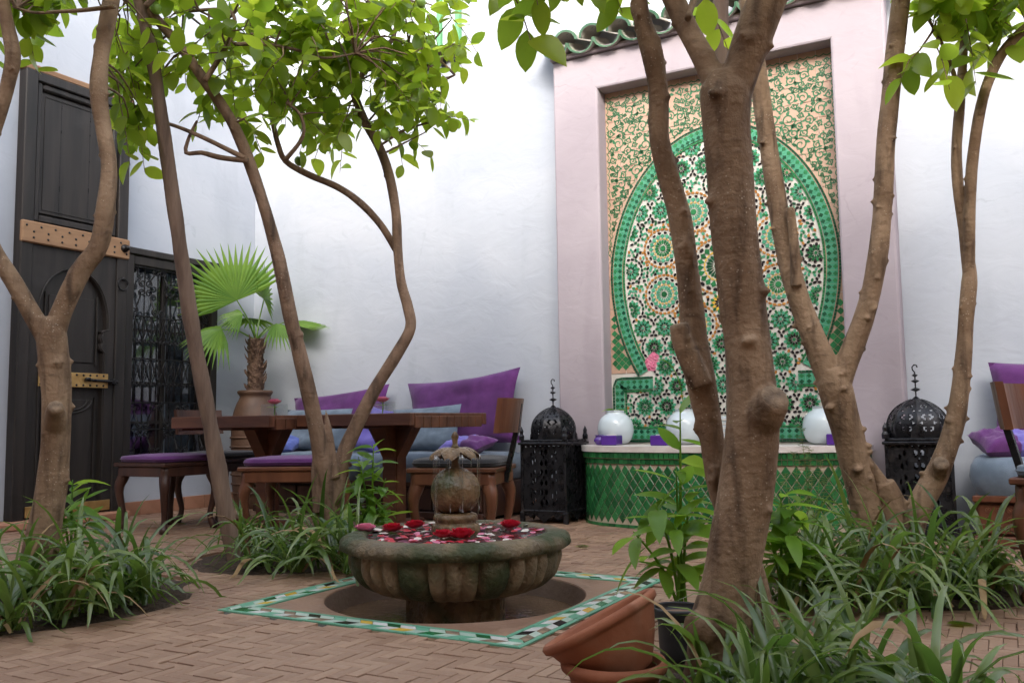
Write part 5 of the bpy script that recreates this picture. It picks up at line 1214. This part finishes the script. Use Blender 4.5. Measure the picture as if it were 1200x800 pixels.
# ================================================================== TREES
def stem_mesh(b, pts, seed, n=14, step=.022, rough=.05, knots=0, knob=.35, cap_mi=None, scars=True):
    """pts: list of (Vector local, radius)"""
    rs = catmull(pts, step); rnd = random.Random(seed)
    Ls = [0]
    for i in range(1, len(rs)): Ls.append(Ls[-1]+(rs[i][0]-rs[i-1][0]).length)
    kn = [(rnd.uniform(0, Ls[-1]), rnd.uniform(0, 6.28), rnd.uniform(.5, 1)*knob) for _ in range(knots)]
    rows = []; t0 = (rs[1][0]-rs[0][0]).normalized(); nrm = t0.orthogonal().normalized()
    for k, (p, r_) in enumerate(rs):
        t = (rs[min(k+1, len(rs)-1)][0]-rs[max(k-1, 0)][0]).normalized(); nrm = (nrm-t*nrm.dot(t)).normalized(); bn = t.cross(nrm); row = []
        near = [q for q in kn if abs(q[0]-Ls[k]) < r_*1.2]
        rr0 = r_*(1+rough*1.3*noise.noise(Vector((Ls[k]*6, seed*3.1, 0))))
        for a in range(n):
            th = 2*math.pi*a/n; rr = rr0*(1+rough*noise.noise(Vector((math.cos(th)*1.6+seed, math.sin(th)*1.6, Ls[k]*9))))
            for q in near:
                da = (th-q[1]+math.pi) % (2*math.pi)-math.pi
                e = (da/.22)**2+((Ls[k]-q[0])/(r_*.20))**2
                if e < 6: rr += r_*q[2]*1.35*math.exp(-e)
            row.append(p+(nrm*math.cos(th)+bn*math.sin(th))*rr)
        rows.append(row)
    i = b.grid(rows, True); j = i+(len(rows)-1)*n; mi = cap_mi or 0
    for q in kn:        # buds and leaf scars: small lumps on the bark
        k = min(range(len(Ls)), key=lambda a: abs(Ls[a]-q[0])); rw = rows[k]; pc = rs[k][0]; p = rw[int(q[1]/6.2832*n) % n]; r_ = rs[k][1]; d = (p-pc).normalized(); t = (rs[min(k+1, len(rs)-1)][0]-rs[max(k-1, 0)][0]).normalized(); br = max(.0055, r_*rnd.uniform(.14, .30)); c = p-d*br*.25
        bs = d.cross(t).normalized(); lump = []
        for (zz, rr) in ((-.6, .55), (.1, 1), (.6, .8), (1.0, .3)): lump.append([c+d*br*zz+(bs*math.cos(a)*1.25+t*math.sin(a)*.8)*br*rr for a in [2*math.pi*x/7 for x in range(7)]])
        li = b.grid(lump, True); b.cap([li+21+x for x in range(7)]); b.cap([li+x for x in range(7)][::-1])
    b.cap([j+a for a in range(n)], mi); b.cap([i+a for a in range(n)][::-1], 0)
    return rs
class Tree:
    def __init__(s, label, basepx, group='courtyard trees', name='citrus_tree', bark='bark', base_z=0.0):
        s.base = P(basepx[0], basepx[1], base_z); s.base.z = base_z-.02; s.dep = depth_of(s.base); s.t = thing(name, label, 'tree', s.base, 0, group); s.lines = []; s.bark = bark; s.nid = 0
        s.solid = B()
    def w(s, x, y, dz=0.): return PD(x, y, s.dep+dz)
    def stem(s, name, px, drift=0., n=14, knots=0, rough=.05, knob=.35, d0=0., root=False, step=.022):
        """px: list of (x, y, radius px[, depth offset])"""
        pts = []; y0, y1 = px[0][1], px[-1][1]; L = len(px)
        for k, q in enumerate(px):
            dd = q[3] if len(q) > 3 else d0+drift*k/(L-1); v = s.w(q[0], q[1], dd); pts.append((v-s.base, q[2]*(s.dep+dd)/F))
        if root: v = pts[0][0].copy(); pts.insert(0, (Vector((v.x, v.y, 0)), pts[0][1]*1.1)) if v.z > .03 else None
        s.nid += 1; solid = name != 'branch'; b = s.solid if solid else B(); rs = stem_mesh(b, pts, s.nid+int(px[0][0]), n, step, rough, knots, knob)
        s.lines += [(p+s.base, r_) for p, r_ in rs[::2]]
        if name == 'cut_stub':      # sawn face, a rim of bark and paler wood
            p, r_ = rs[-1]; d = (rs[-1][0]-rs[-2][0]).normalized(); c = B(); c.lathe([(r_*.92, 0), (r_*.80, .004), (r_*.45, .0055), (0, .005)], 16); o = c.build('pruning_scar', M['scar'], s.t, smooth=True, loc=p-d*.001); o.rotation_euler = d.to_track_quat('Z', 'Y').to_euler()
        if not solid: b.build(name, M[s.bark], s.t, smooth=True)
    def finish(s, vox, name='trunk'):
        s.solid.mi = [0]*len(s.solid.f); o = s.solid.build(name, M[s.bark], s.t, smooth=True); m = o.modifiers.new('remesh', 'REMESH'); m.mode = 'VOXEL'; m.voxel_size = vox; m.use_smooth_shade = True
        m = o.modifiers.new('smooth', 'SMOOTH'); m.factor = .4; m.iterations = 1; return o
LEAF_B = [leaf_b(1, .29, .18, .25), leaf_b(1, .32, .30, .38), leaf_b(1, .27, .12, .10), leaf_b(1, .30, .25, -.15)]
LEAF_M = [b_.mesh('leaf', M['leaf'], True) for b_ in LEAF_B]
LUSH_B = [leaf_b(1, .15, .25, .30), leaf_b(1, .17, .30, .45), leaf_b(1, .14, .2, .12)]
LUSH_M = [b_.mesh('leaf', M['lush'], True) for b_ in LUSH_B]
def basis(d, up):
    y = d.normalized(); z = (up-y*up.dot(y)); z = z.normalized() if z.length > 1e-4 else y.orthogonal().normalized(); x = y.cross(z); return Matrix((x, y, z)).transposed()
def put_leaf(acc, vi, mt, rn, LB=LEAF_B):
    lb = LB[vi]; i = len(acc.v); acc.v += [tuple(mt @ Vector(v)) for v in lb.v]
    for f_ in lb.f: acc.f.append(tuple(i+k for k in f_)); acc.mi.append(0); acc.rn.append(rn)
def crown(tree, blobs, seed, indiv=250, size=(.075, .115), fruits=0):
    """blobs: (px, py, rx px, ry px, depth offset, depth radius, clusters)"""
    rnd = random.Random(seed); leaves = []; tw = B(); fr_at = []
    lines = tree.lines
    for (bx0, by0, rx, ry, dz, rz, ncl) in blobs:
        for _ in range(ncl):
            while True:
                u, v, w_ = rnd.uniform(-1, 1), rnd.uniform(-1, 1), rnd.uniform(-1, 1)
                if u*u+v*v+w_*w_ < 1: break
            c = tree.w(bx0+u*rx, by0+v*ry, dz+w_*rz)
            # nearest limb point, twig from it
            near = min(lines, key=lambda q: (q[0]-c).length_squared+ (0.15 if q[0].z > c.z+.5 else 0))
            d0 = (c-near[0]); L = d0.length
            if L > .05:
                if L < 1.1:
                    m_ = near[0].lerp(c, .5)+Vector((rnd.uniform(-.06, .06), rnd.uniform(-.06, .06), rnd.uniform(.0, .10)))*min(1, L*2); pts = catmull([(near[0]-tree.base, .006), (m_-tree.base, .0045), (c-tree.base, .003)], .07); tw.tube([p[0] for p in pts], [p[1] for p in pts], 4, cap=False)
            d = (d0.normalized() if L > .05 else Vector((0, 0, 1)))+Vector((rnd.gauss(0, .5), rnd.gauss(0, .5), rnd.gauss(-.35, .4))); d.normalize()
            TL = rnd.uniform(.14, .30); nl = rnd.randint(6, 10); end = c+d*TL+Vector((0, 0, -.05)); pts = catmull([(c-tree.base, .003), (c+d*TL*.5-tree.base, .0024), (end-tree.base, .0012)], .06); tw.tube([p[0] for p in pts], [p[1] for p in pts], 4, cap=False)
            for k in range(nl):
                t = (k+.5)/nl; p = c+d*TL*t+Vector((0, 0, -.05*t*t)); side = d.orthogonal().normalized(); side = Matrix.Rotation(k*2.4+rnd.uniform(-.4, .4), 3, d) @ side
                ld = (d*rnd.uniform(.1, .7)+side+Vector((0, 0, rnd.uniform(-.9, .15)))).normalized(); upv = Vector((rnd.gauss(0, .45), rnd.gauss(0, .45), 1)); s_ = rnd.uniform(*size)
                mt = Matrix.Translation(p-tree.base) @ basis(ld, upv).to_4x4() @ Matrix.Scale(s_, 4); leaves.append((p, mt, rnd.randrange(4), rnd.uniform(.03, .97)))
            if fruits and rnd.random() < fruits: fr_at.append(end+Vector((0, 0, -.03)))
    stuff(tw.build('twigs', M['bark_grey'], tree.t, smooth=True))
    def key(q):
        pr = proj(q[0])
        if not pr or not (-10 < pr[0] < 1210 and -10 < pr[1] < 810): return 1e6+q[0].z
        return pr[2]
    leaves.sort(key=key); acc = B()
    for n_, (p, mt, vi, rn) in enumerate(leaves):
        if n_ < indiv and key((p,)) < 1e6:
            o = bpy.data.objects.new('leaf', LEAF_M[vi]); col.objects.link(o); o.parent = tree.t; o.matrix_local = mt
        else: put_leaf(acc, vi, mt, rn)
    stuff(acc.build('crown', M['leaf'], tree.t, smooth=True))
    for p in fr_at:
        s_ = rnd.uniform(.021, .028); o = place('fruit', FRM, tree.t, p-tree.base, (rnd.uniform(-.4, .4), rnd.uniform(-.4, .4), 0)); o.scale = (s_, s_, s_*1.15)
    return len(leaves)
fb = B(); fb.lathe([(0, -1.12), (.25, -1.05), (.6, -.8), (.9, -.4), (1, 0), (.92, .38), (.65, .76), (.3, .98), (.08, 1.04), (.06, 1.2), (0, 1.2)], 16); FRM = fb.mesh('fruit', M['fruit'], True)
# --- tree by the door
T1 = Tree('citrus tree with smooth brown forked trunk in front of the tall dark door', (38, 698))
T1.stem('trunk', [(36, 702, 28.2), (42, 670, 21.8), (52, 620, 19), (62, 560, 16.9), (66, 500, 16.3), (66, 450, 16.3), (62, 412, 16.9), (60, 388, 16.3), (60, 372, 12.7)], n=20, knots=9, rough=.06, root=True)
T1.stem('limb', [(60, 402, 13.4), (72, 365, 12), (95, 317, 11.3), (116, 287, 10.6), (124, 240, 10.6), (128, 195, 9.2), (122, 155, 8.8), (116, 112, 9.9), (118, 70, 9.2), (125, 30, 9.5), (133, -20, 9.2), (141, -110, 7.7), (150, -230, 5.7)], .15, n=16, knots=14)
T1.stem('limb', [(60, 404, 12.7), (40, 372, 10.6), (17, 332, 9.9), (-8, 290, 9.2), (-22, 240, 8.4), (-18, 190, 7.7), (0, 135, 7.1), (10, 95, 7.7), (15, 65, 8.4), (8, 25, 7.4), (0, -20, 7.1), (-10, -130, 5.7)], -.12, n=16, knots=12)
T1.stem('branch', [(134, 8, 2.8), (100, 12, 2.5), (70, 14, 2.1), (40, 15, 1.7), (15, 8, 1.4)], .1, n=8); T1.stem('branch', [(140, -100, 4.9), (190, -140, 4.2), (250, -160, 2.8)], .3, n=8); T1.stem('branch', [(136, -40, 4.2), (90, -90, 3.5), (30, -120, 2.8)], .3, n=8)
T1.stem('cut_stub', [(66, 500, 12, -.02), (65, 485, 11.3, -.06), (65, 476, 8.4, -.095)], n=14)
# --- double-stemmed tree
T3 = Tree('citrus tree with two thin curving stems growing from the bed before the tables', (385, 652), bark='bark_grey')
T3.stem('trunk', [(387, 655, 17.9), (386, 620, 15.7), (386, 590, 15), (386, 560, 12.8)], n=18, knots=12, rough=.10, root=True)
T3.stem('stem', [(384, 600, 12.1), (380, 560, 10.7), (372, 510, 9.6), (362, 460, 9.3), (350, 410, 8.6), (340, 370, 8.6), (328, 310, 7.8), (312, 250, 7.1), (292, 190, 7.1), (270, 140, 6.5), (240, 95, 6.5), (215, 60, 5.7), (190, 30, 5.7), (168, 5, 5.7), (140, -40, 5), (100, -120, 4.3)], -.5, n=12, knots=8)
T3.stem('stem', [(390, 600, 12.1), (394, 565, 10.7), (403, 532, 9.3), (417, 500, 8.6), (440, 455, 7.8), (466, 413, 7.1), (481, 384, 6.5), (478, 360, 6.5), (470, 330, 5.7), (466, 290, 5.7), (464, 250, 5.7), (456, 205, 5.7), (444, 172, 5.7), (427, 141, 5), (415, 111, 4.6), (405, 87, 4.3)], .3, n=12, knots=9)
T3.stem('cut_stub', [(392, 560, 6.5), (388, 530, 5.7), (384, 500, 4.3), (382, 482, 1)], n=8, d0=-.03); T3.stem('cut_stub', [(374, 600, 6.5), (370, 560, 5.7), (371, 530, 4.3), (370, 522, 3.5)], n=8, d0=-.05, knots=6)
T3.stem('branch', [(464, 292, 4.6), (445, 262, 4.3), (420, 236, 4.3), (395, 219, 4), (360, 204, 4), (335, 189, 3.5), (326, 170, 3.2), (319, 140, 3.2), (312, 112, 2.8), (305, 85, 2.8), (298, 50, 2.1), (290, 0, 1.8)], -.35, n=10, d0=.25)
T3.stem('branch', [(334, 188, 2.8), (355, 160, 2.1), (352, 135, 1.8), (335, 120, 1.5)], -.1, n=8, d0=-.05)
T3.stem('branch', [(417, 112, 3.5), (429, 74, 3.5), (440, 57, 4), (458, 49, 2.8), (466, 25, 2.5), (475, 4, 2.1), (480, -60, 1.8)], .1, n=8, d0=.3); T3.stem('branch', [(440, 58, 3.5), (434, 28, 3.5), (432, -20, 3.5), (420, -120, 2.8)], -.1, n=8, d0=.3)
T3.stem('branch', [(460, 45, 2.1), (490, 55, 1.5), (520, 75, 1.3), (533, 88, 0.9)], 0, n=6, d0=.3)
T3.stem('branch', [(290, 188, 3.5), (275, 187, 3.2), (255, 184, 3.2), (236, 179, 2.8), (218, 179, 2.5), (222, 160, 2), (231, 142, 1.5)], .1, n=8, d0=-.32); T3.stem('branch', [(288, 186, 3.2), (262, 173, 2.8), (235, 160, 2.5), (200, 146, 2.1), (150, 134, 1.5)], .1, n=8, d0=-.32)
T3.stem('branch', [(240, 95, 3.5), (262, 60, 2.8), (275, 30, 2.5), (265, 12, 2.1), (215, 14, 1.8)], .2, n=8, d0=-.4); T3.stem('branch', [(275, 52, 2.5), (310, 52, 2.1), (345, 58, 1.8), (380, 68, 1.5), (420, 62, 1)], .2, n=8, d0=-.3)
T3.stem('branch', [(170, 8, 3.5), (220, -40, 3.5), (300, -90, 2.8), (380, -120, 2.1)], .2, n=8, d0=-.5)
# --- leaning dead pole
tp = Tree('weathered leaning wooden pole beside the double-stemmed tree', (274, 657), group='wooden support poles', name='leaning_pole', bark='deadwood'); tp.t['category'] = 'pole'
tp.stem('shaft', [(275, 657, 9.8), (262, 585, 9.8), (245, 490, 9.1), (228, 400, 9.1), (214, 310, 8.7), (201, 220, 8.3), (189, 135, 7.6), (177, 60, 7.6), (164, 5, 6.8), (150, -50, 6.5)], -.4, n=12, knots=5, rough=.09, root=True)
# --- thick trunk in front
T5 = Tree('thick brown tree trunk with pruned knot right beside the tilted terracotta bowl', (852, 822))
T5.stem('trunk', [(840, 835, 50), (842, 800, 42), (844, 765, 38), (846, 735, 38), (854, 690, 33), (863, 640, 32), (872, 590, 32), (878, 545, 32), (882, 505, 31), (882, 460, 28), (879, 425, 26.5), (872, 370, 26), (866, 320, 26.5), (860, 270, 27), (855, 200, 27), (851, 145, 28), (850, 105, 30), (850, 85, 20)], n=28, knots=9, rough=.035, knob=.14, root=True)
T5.stem('limb', [(848, 125, 20), (836, 92, 15), (820, 60, 13), (806, 35, 12.5), (790, 0, 13), (775, -35, 12), (750, -110, 10), (720, -220, 8)], .1, n=18, knots=8, knob=.2); T5.stem('limb', [(853, 125, 23), (868, 85, 22), (880, 50, 22.5), (897, 5, 22), (912, -30, 20), (940, -110, 16), (980, -230, 11)], -.06, n=18, knots=8, knob=.2)
T5.stem('cut_stub', [(884, 500, 24, -.01), (896, 482, 24, -.035), (904, 470, 21, -.055), (908, 465, 18, -.068)], n=18)
T5.stem('burl', [(845, 745, 30, .0), (822, 735, 24, -.03), (808, 732, 14, -.04)], n=16)
T5.stem('stem', [(908, 815, 19), (902, 760, 14), (893, 710, 13), (880, 660, 13), (862, 620, 13), (848, 585, 13.5), (839, 545, 14.5), (832, 500, 16), (822, 450, 17), (814, 400, 16), (808, 340, 13), (802, 290, 13), (795, 250, 13.5), (783, 205, 13), (773, 165, 12), (772, 130, 12.5), (771, 100, 11.5), (764, 62, 12), (752, 20, 10), (747, -20, 9.5), (735, -110, 8)], .0, d0=.12, n=16, knots=40, knob=.5, rough=.10, root=True)
T5.stem('cut_stub', [(822, 452, 14), (808, 420, 13.5), (799, 398, 12.5), (796, 381, 12)], n=14, d0=.09, knots=3)
T5.stem('branch', [(755, -95, 7), (700, -120, 6), (640, -110, 4), (600, -60, 3), (590, -20, 2)], .3, n=8); T5.stem('branch', [(806, 22, 4), (815, -10, 4), (822, -60, 3)], .2, n=8); T5.stem('branch', [(935, -100, 8), (990, -90, 5), (1000, -40, 3)], .1, n=8)
tq = Tree('upright weathered wooden pole behind the fork of the thick trunk', (866, 716), group='wooden support poles', name='wooden_pole', bark='deadwood'); tq.t['category'] = 'pole'
tq.stem('shaft', [(866, 716, 9), (858, 400, 9), (846, 60, 9), (843, -60, 9)], 0, n=10, rough=.07, root=True)
# --- forked trees in the far right bed
T7 = Tree('slim knotty tree forking before the tiled niche', (1040, 672))
T7.stem('trunk', [(1042, 676, 22.9), (1024, 622, 19.4), (1006, 560, 17.6), (991, 500, 17.6), (979, 455, 19.4), (972, 432, 14.1)], n=18, knots=24, knob=.2, root=True)
T7.stem('limb', [(980, 462, 15.8), (964, 422, 15), (946, 377, 13.2), (930, 330, 12.3), (918, 280, 11.4), (910, 230, 11.4), (902, 180, 10.6), (893, 120, 10.6), (884, 60, 10.6), (876, 0, 9.7), (866, -80, 7.9), (850, -180, 6.2)], .2, n=14, knots=26, knob=.3)
T7.stem('limb', [(978, 462, 15.8), (992, 425, 13.2), (1006, 390, 12.3), (1020, 345, 11.4), (1030, 290, 11), (1035, 230, 11), (1038, 170, 10.6), (1044, 110, 10.6), (1050, 50, 10.6), (1056, 0, 10.6), (1066, -80, 8.8), (1080, -180, 6.2)], -.15, n=14, knots=30, knob=.32)
T7.stem('cut_stub', [(934, 335, 6.5), (931, 290, 5.8), (926, 244, 5.3)], n=10, d0=.0, knots=5)
T7.stem('branch', [(870, -60, 5.3), (900, -110, 4.4), (960, -100, 3.5), (990, -30, 1.8)], 0, n=8, d0=.15)
T8 = Tree('slim knotty two-stemmed tree growing beside the knobby stump and black lantern', (1062, 672))
T8.stem('trunk', [(1060, 676, 19.1), (1066, 622, 16.7), (1080, 588, 14.5), (1098, 555, 12.9), (1112, 519, 11.8), (1122, 480, 10.7), (1129, 420, 9.1), (1132, 375, 8.7), (1136, 330, 8.4), (1137, 300, 4.6)], n=16, knots=22, knob=.28, root=True)
T8.stem('limb', [(1136, 335, 6.5), (1130, 275, 6.1), (1123, 222, 6.1), (1121, 175, 6.1), (1125, 120, 5.7), (1129, 60, 4.9), (1132, 0, 4.6), (1130, -80, 3.8)], .1, n=12, knots=16, knob=.35)
T8.stem('limb', [(1136, 340, 6.9), (1136, 275, 6.5), (1138, 210, 6.5), (1144, 155, 6.5), (1154, 108, 6.1), (1170, 70, 6.1), (1190, 44, 5.7), (1220, 18, 5.3), (1270, -30, 3.8)], -.1, n=12, knots=18, knob=.35)
T8.stem('stump', [(1058, 660, 18.3), (1052, 620, 16.7), (1044, 585, 14.5), (1036, 565, 11.4)], n=16, knots=26, knob=.35, d0=-.02); T8.stem('stump', [(1048, 600, 12.9), (1034, 570, 10), (1018, 545, 7.6), (1008, 525, 5.3), (1002, 508, 3.4)], n=12, knots=9, knob=.35, d0=-.01)
T8.stem('cut_stub', [(1098, 560, 10, -.01), (1101, 548, 10.7, -.04), (1103, 542, 9.1, -.07)], n=12)
T8.stem('branch', [(1125, 110, 3.1), (1112, 70, 2.3), (1098, 40, 1.9), (1080, 10, 1.5)], -.1, n=8); T8.stem('branch', [(1131, 20, 3.1), (1100, -40, 3.1), (1060, -70, 2.3)], 0, n=8)
T1.finish(.006); T3.finish(.0055); T5.finish(.0055); T7.finish(.0055); T8.finish(.0055); tp.finish(.008, 'shaft'); tq.finish(.008, 'shaft')
# crowns
n1 = crown(T1, [(30, -15, 55, 25, .2, .3, 10), (15, 8, 30, 22, .25, .2, 4), (60, -5, 25, 15, .3, .15, 3), (140, 20, 55, 40, .5, .25, 6), (150, 128, 14, 20, .45, .1, 4), (60, -85, 140, 60, .2, .5, 12), (170, -75, 110, 60, .4, .5, 7)], 1, 220, (.08, .12), .12)
n3 = crown(T3, [(215, 20, 90, 38, -.3, .35, 18), (165, 75, 35, 35, -.2, .2, 5), (235, 85, 45, 32, -.25, .3, 7), (300, 40, 80, 45, -.2, .35, 18), (280, 118, 45, 28, -.2, .3, 5), (360, 45, 70, 50, 0, .35, 20), (345, 115, 50, 32, 0, .3, 11), (420, 70, 65, 55, .15, .3, 20), (425, 135, 45, 30, .2, .25, 11), (468, 45, 50, 50, .2, .3, 15), (485, 100, 38, 40, .2, .2, 10), (500, 20, 35, 30, .25, .2, 5), (520, 65, 24, 16, .3, .08, 3), (505, 150, 14, 16, .25, .08, 3), (400, 5, 100, 35, .1, .4, 16), (260, -80, 150, 60, -.2, .5, 11), (430, -80, 120, 60, .2, .5, 10)], 2, 300, (.072, .118), .12)
n5 = crown(T5, [(597, -12, 14, 6, .3, .05, 2), (640, -90, 60, 25, .3, .3, 6), (822, -20, 10, 8, .6, .06, 1), (745, -150, 90, 40, .2, .4, 7), (930, -160, 90, 40, 0, .4, 7)], 3, 80, (.085, .125), 0)
n7 = crown(T7, [(992, -32, 8, 6, .1, .03, 1), (900, -130, 90, 50, .1, .4, 9), (1030, -130, 70, 50, 0, .3, 8)], 4, 40, (.08, .12), 0)
n8 = crown(T8, [(1090, 15, 24, 22, -.1, .1, 5), (1085, 50, 14, 14, -.1, .08, 2), (1140, 15, 26, 20, 0, .12, 5), (1185, 10, 25, 16, -.1, .1, 5), (1158, 55, 8, 10, 0, .05, 1), (1130, -75, 100, 45, 0, .4, 10)], 5, 120, (.10, .15), 0)
print('leaves', n1, n3, n5, n7, n8)
# ================================================================== STRAP-LEAVED CLUMPS
def clump(loc, nb, L, seed, label, group, spread=1.0, wd=.0065, lift=1.0):
    t = thing('strap_leaf_plant', label, 'plant', loc, 0, group); rnd = random.Random(seed); b = B()
    for k in range(nb):
        a = rnd.uniform(0, 6.28); l = L*rnd.uniform(.55, 1.15); el = R(rnd.uniform(42, 84))*lift; d = Vector((math.cos(a)*math.cos(el)*spread, math.sin(a)*math.cos(el)*spread, math.sin(el))).normalized()
        p = Vector((rnd.gauss(0, .03), rnd.gauss(0, .03), .0)); n = 9; rows = []; w0 = wd*rnd.uniform(.7, 1.3); g = rnd.uniform(1.8, 4.8); rn = rnd.uniform(.02, .98) if rnd.random() > .04 else .99
        sd_ = Vector((-math.sin(a), math.cos(a), 0)); tw = rnd.gauss(0, .5); v = d.copy(); step = l/n
        for i in range(n+1):
            tt = i/n; w_ = w0*(.55+.75*tt if tt < .4 else .85*(1-((tt-.4)/.6)**2.2)+.02); up_ = v.cross(sd_).normalized(); s2 = (sd_*math.cos(tw*tt)+up_*math.sin(tw*tt)); 
            rows.append([p-s2*w_, p-up_*w_*.35*(-1), p+s2*w_]); v = (v+Vector((0, 0, -1))*g/n*(.35+tt)).normalized(); q = p+v*step
            if q.z < .012-loc[2]: q.z = .012-loc[2]
            p = q
        b.grid(rows, rn=rn, mi=1 if rnd.random() < .045 else 0)
    stuff(b.build('leaves', [M['blade'], M['deadleaf']], t, smooth=True)); return t
def bed_clumps(spots, label, group, L, nb, seed, **kw):
    for k, (px, py) in enumerate(spots):
        q = P(px, py, .02); clump((q.x, q.y, .015), nb, L*random.uniform(.9, 1.1), seed+k, label, group, **kw)
random.seed(31)
bed_clumps([(15, 735), (70, 722), (120, 712), (160, 704), (95, 690), (30, 700), (-20, 715), (150, 690)], 'dark strap-leaved plant in the bed below the door tree', 'strap-leaved plants below the door tree', .42, 36, 100, wd=.0115)
bed_clumps([(300, 662), (345, 668), (390, 664), (330, 650), (375, 648), (285, 645), (425, 652), (410, 668)], 'dark strap-leaved plant below the leaning pole and double-stemmed tree', 'strap-leaved plants below the double-stemmed tree', .41, 34, 200, wd=.0115)
bed_clumps([(935, 705), (985, 712), (1040, 712), (1095, 708), (1140, 698), (960, 685), (1010, 690), (1075, 688), (1120, 682), (1160, 688), (1040, 668)], 'grey-green strap-leaved plant in the bed below the forked knotty trees', 'strap-leaved plants below the forked trees', .48, 36, 300, wd=.0115)
for k, q in enumerate([(-.44, 1.94), (-.36, 2.14), (-.24, 2.02), (-.28, 1.76), (-.08, 1.70), (-.42, 1.70), (-.14, 1.86), (-.56, 1.84)]):
    clump((q[0], q[1], .015), 36, .38*random.uniform(.85, 1.1), 400+k, 'broad strap-leaved plant in the bed below the thick trunk', 'strap-leaved plants below the thick trunk', wd=.012)
# ================================================================== LEAFY SHRUBS
def shrub(label, base, stems, leafL, seed, per=9, lmesh=LUSH_M, droop=.5, name='leafy_shrub', cat='plant'):
    """base world, stems: list of world tip points"""
    t = thing(name, label, cat, base); rnd = random.Random(seed)
    for tip in stems:
        tip = Vector(tip)-Vector(base); m_ = tip*.5+Vector((tip.x*-.1, tip.y*-.1, tip.z*.08)); pts = catmull([(Vector((rnd.uniform(-.02, .02), rnd.uniform(-.02, .02), 0)), .006), (m_, .005), (tip, .002)], .03); b = B(); b.tube([p[0] for p in pts], [p[1] for p in pts], 6); b.build('stem', M['lush'], t, smooth=True)
        L = len(pts)
        for k in range(per):
            f_ = .30+.70*((k+.8)/per)**.6; i = min(L-2, int(f_*(L-1))); p = pts[i][0]; d = (pts[i+1][0]-p).normalized(); side = Matrix.Rotation(k*2.4+rnd.uniform(-.3, .3), 3, d) @ d.orthogonal().normalized()
            ld = (d*rnd.uniform(.15, .6)+side+Vector((0, 0, rnd.uniform(-droop, .35)))).normalized(); s_ = leafL*rnd.uniform(.65, 1.1)
            o = bpy.data.objects.new('leaf', rnd.choice(lmesh)); col.objects.link(o); o.parent = t; o.matrix_local = Matrix.Translation(p) @ basis(ld, Vector((rnd.gauss(0, .3), rnd.gauss(0, .3), 1))).to_4x4() @ Matrix.Scale(s_, 4)
    return t
def tips(lst, dep): return [PD(x, y, dep+dz) for x, y, dz in lst]
q = P(82, 672, .02); d_ = depth_of(q); shrub('bright green leafy shrub behind the trunk of the door tree', q, tips([(85, 562, 0), (100, 580, -.05), (70, 585, .05), (110, 600, 0), (60, 605, .03)], d_), .15, 1, 9)
q = P(436, 650, .02); d_ = depth_of(q); shrub('bright leafy shrub rising behind the stone bowl', q, tips([(438, 520, 0), (422, 548, -.05), (452, 560, .05), (440, 585, -.06), (410, 565, .05), (455, 600, -.03), (428, 600, -.06), (420, 535, .04)], d_), .135, 2, 11)
q = P(800, 728, .02); d_ = depth_of(q); shrub('bright leafy shrub growing beside the black plastic pot', q, tips([(797, 478, .05), (792, 545, .0), (768, 590, -.03), (742, 622, 0), (808, 580, .05), (790, 612, -.08)], d_), .165, 3, 9)
q = P(918, 716, .02); d_ = depth_of(q); shrub('lime green leafy shrub between the thick trunk and the forked tree', q, tips([(915, 575, 0), (930, 590, .05), (925, 620, -.05), (945, 630, 0), (905, 640, -.05), (915, 600, .1)], d_), .17, 4, 9)
# feathery herb
q = P(945, 655, .02); d_ = depth_of(q); th_ = thing('feathery_herb', 'thin feathery herb in front of the green diamond tiles', 'plant', q); rnd = random.Random(8)
for (x, y) in ((938, 500), (930, 530), (948, 525), (962, 540), (920, 555), (970, 560), (952, 560)):
    tip = PD(x, y, d_+rnd.uniform(-.06, .06))-q; b = B(); pts = catmull([(Vector((0, 0, 0)), .003), (tip*.5+Vector((rnd.uniform(-.02, .02), 0, 0)), .0022), (tip, .001)], .015); b.tube([p[0] for p in pts], [p[1] for p in pts], 4); o = b.build('stem', M['feather'], th_)
    b = B()
    for p, r_ in pts[int(len(pts)*.3):]:
        for k in range(4):
            a = rnd.uniform(0, 6.28); d = Vector((math.cos(a), math.sin(a), rnd.uniform(-.2, .5))); l = rnd.uniform(.012, .028); b.grid([[p-Vector((0, 0, .0012)), p+Vector((0, 0, .0012))], [p+d*l-Vector((0, 0, .001)), p+d*l+Vector((0, 0, .001))]], rn=rnd.uniform(.02, .98))
    stuff(b.build('needles', M['feather'], th_))
# fallen leaves on the bricks
fl_ = random.Random(77)
for k, (x, y) in enumerate(((205, 613), (115, 640), (690, 640), (1110, 730), (980, 735))):
    q = P(x, y, .006); o = bpy.data.objects.new('fallen_leaf', LEAF_M[2]); col.objects.link(o); o.matrix_world = Matrix.Translation(q) @ Matrix.Rotation(fl_.uniform(0, 6.28), 4, 'Z') @ Matrix.Rotation(.05, 4, 'X') @ Matrix.Scale(.085, 4); tag(o, 'fallen green leaf lying on the terracotta bricks', 'leaf', 'fallen leaves on the bricks')
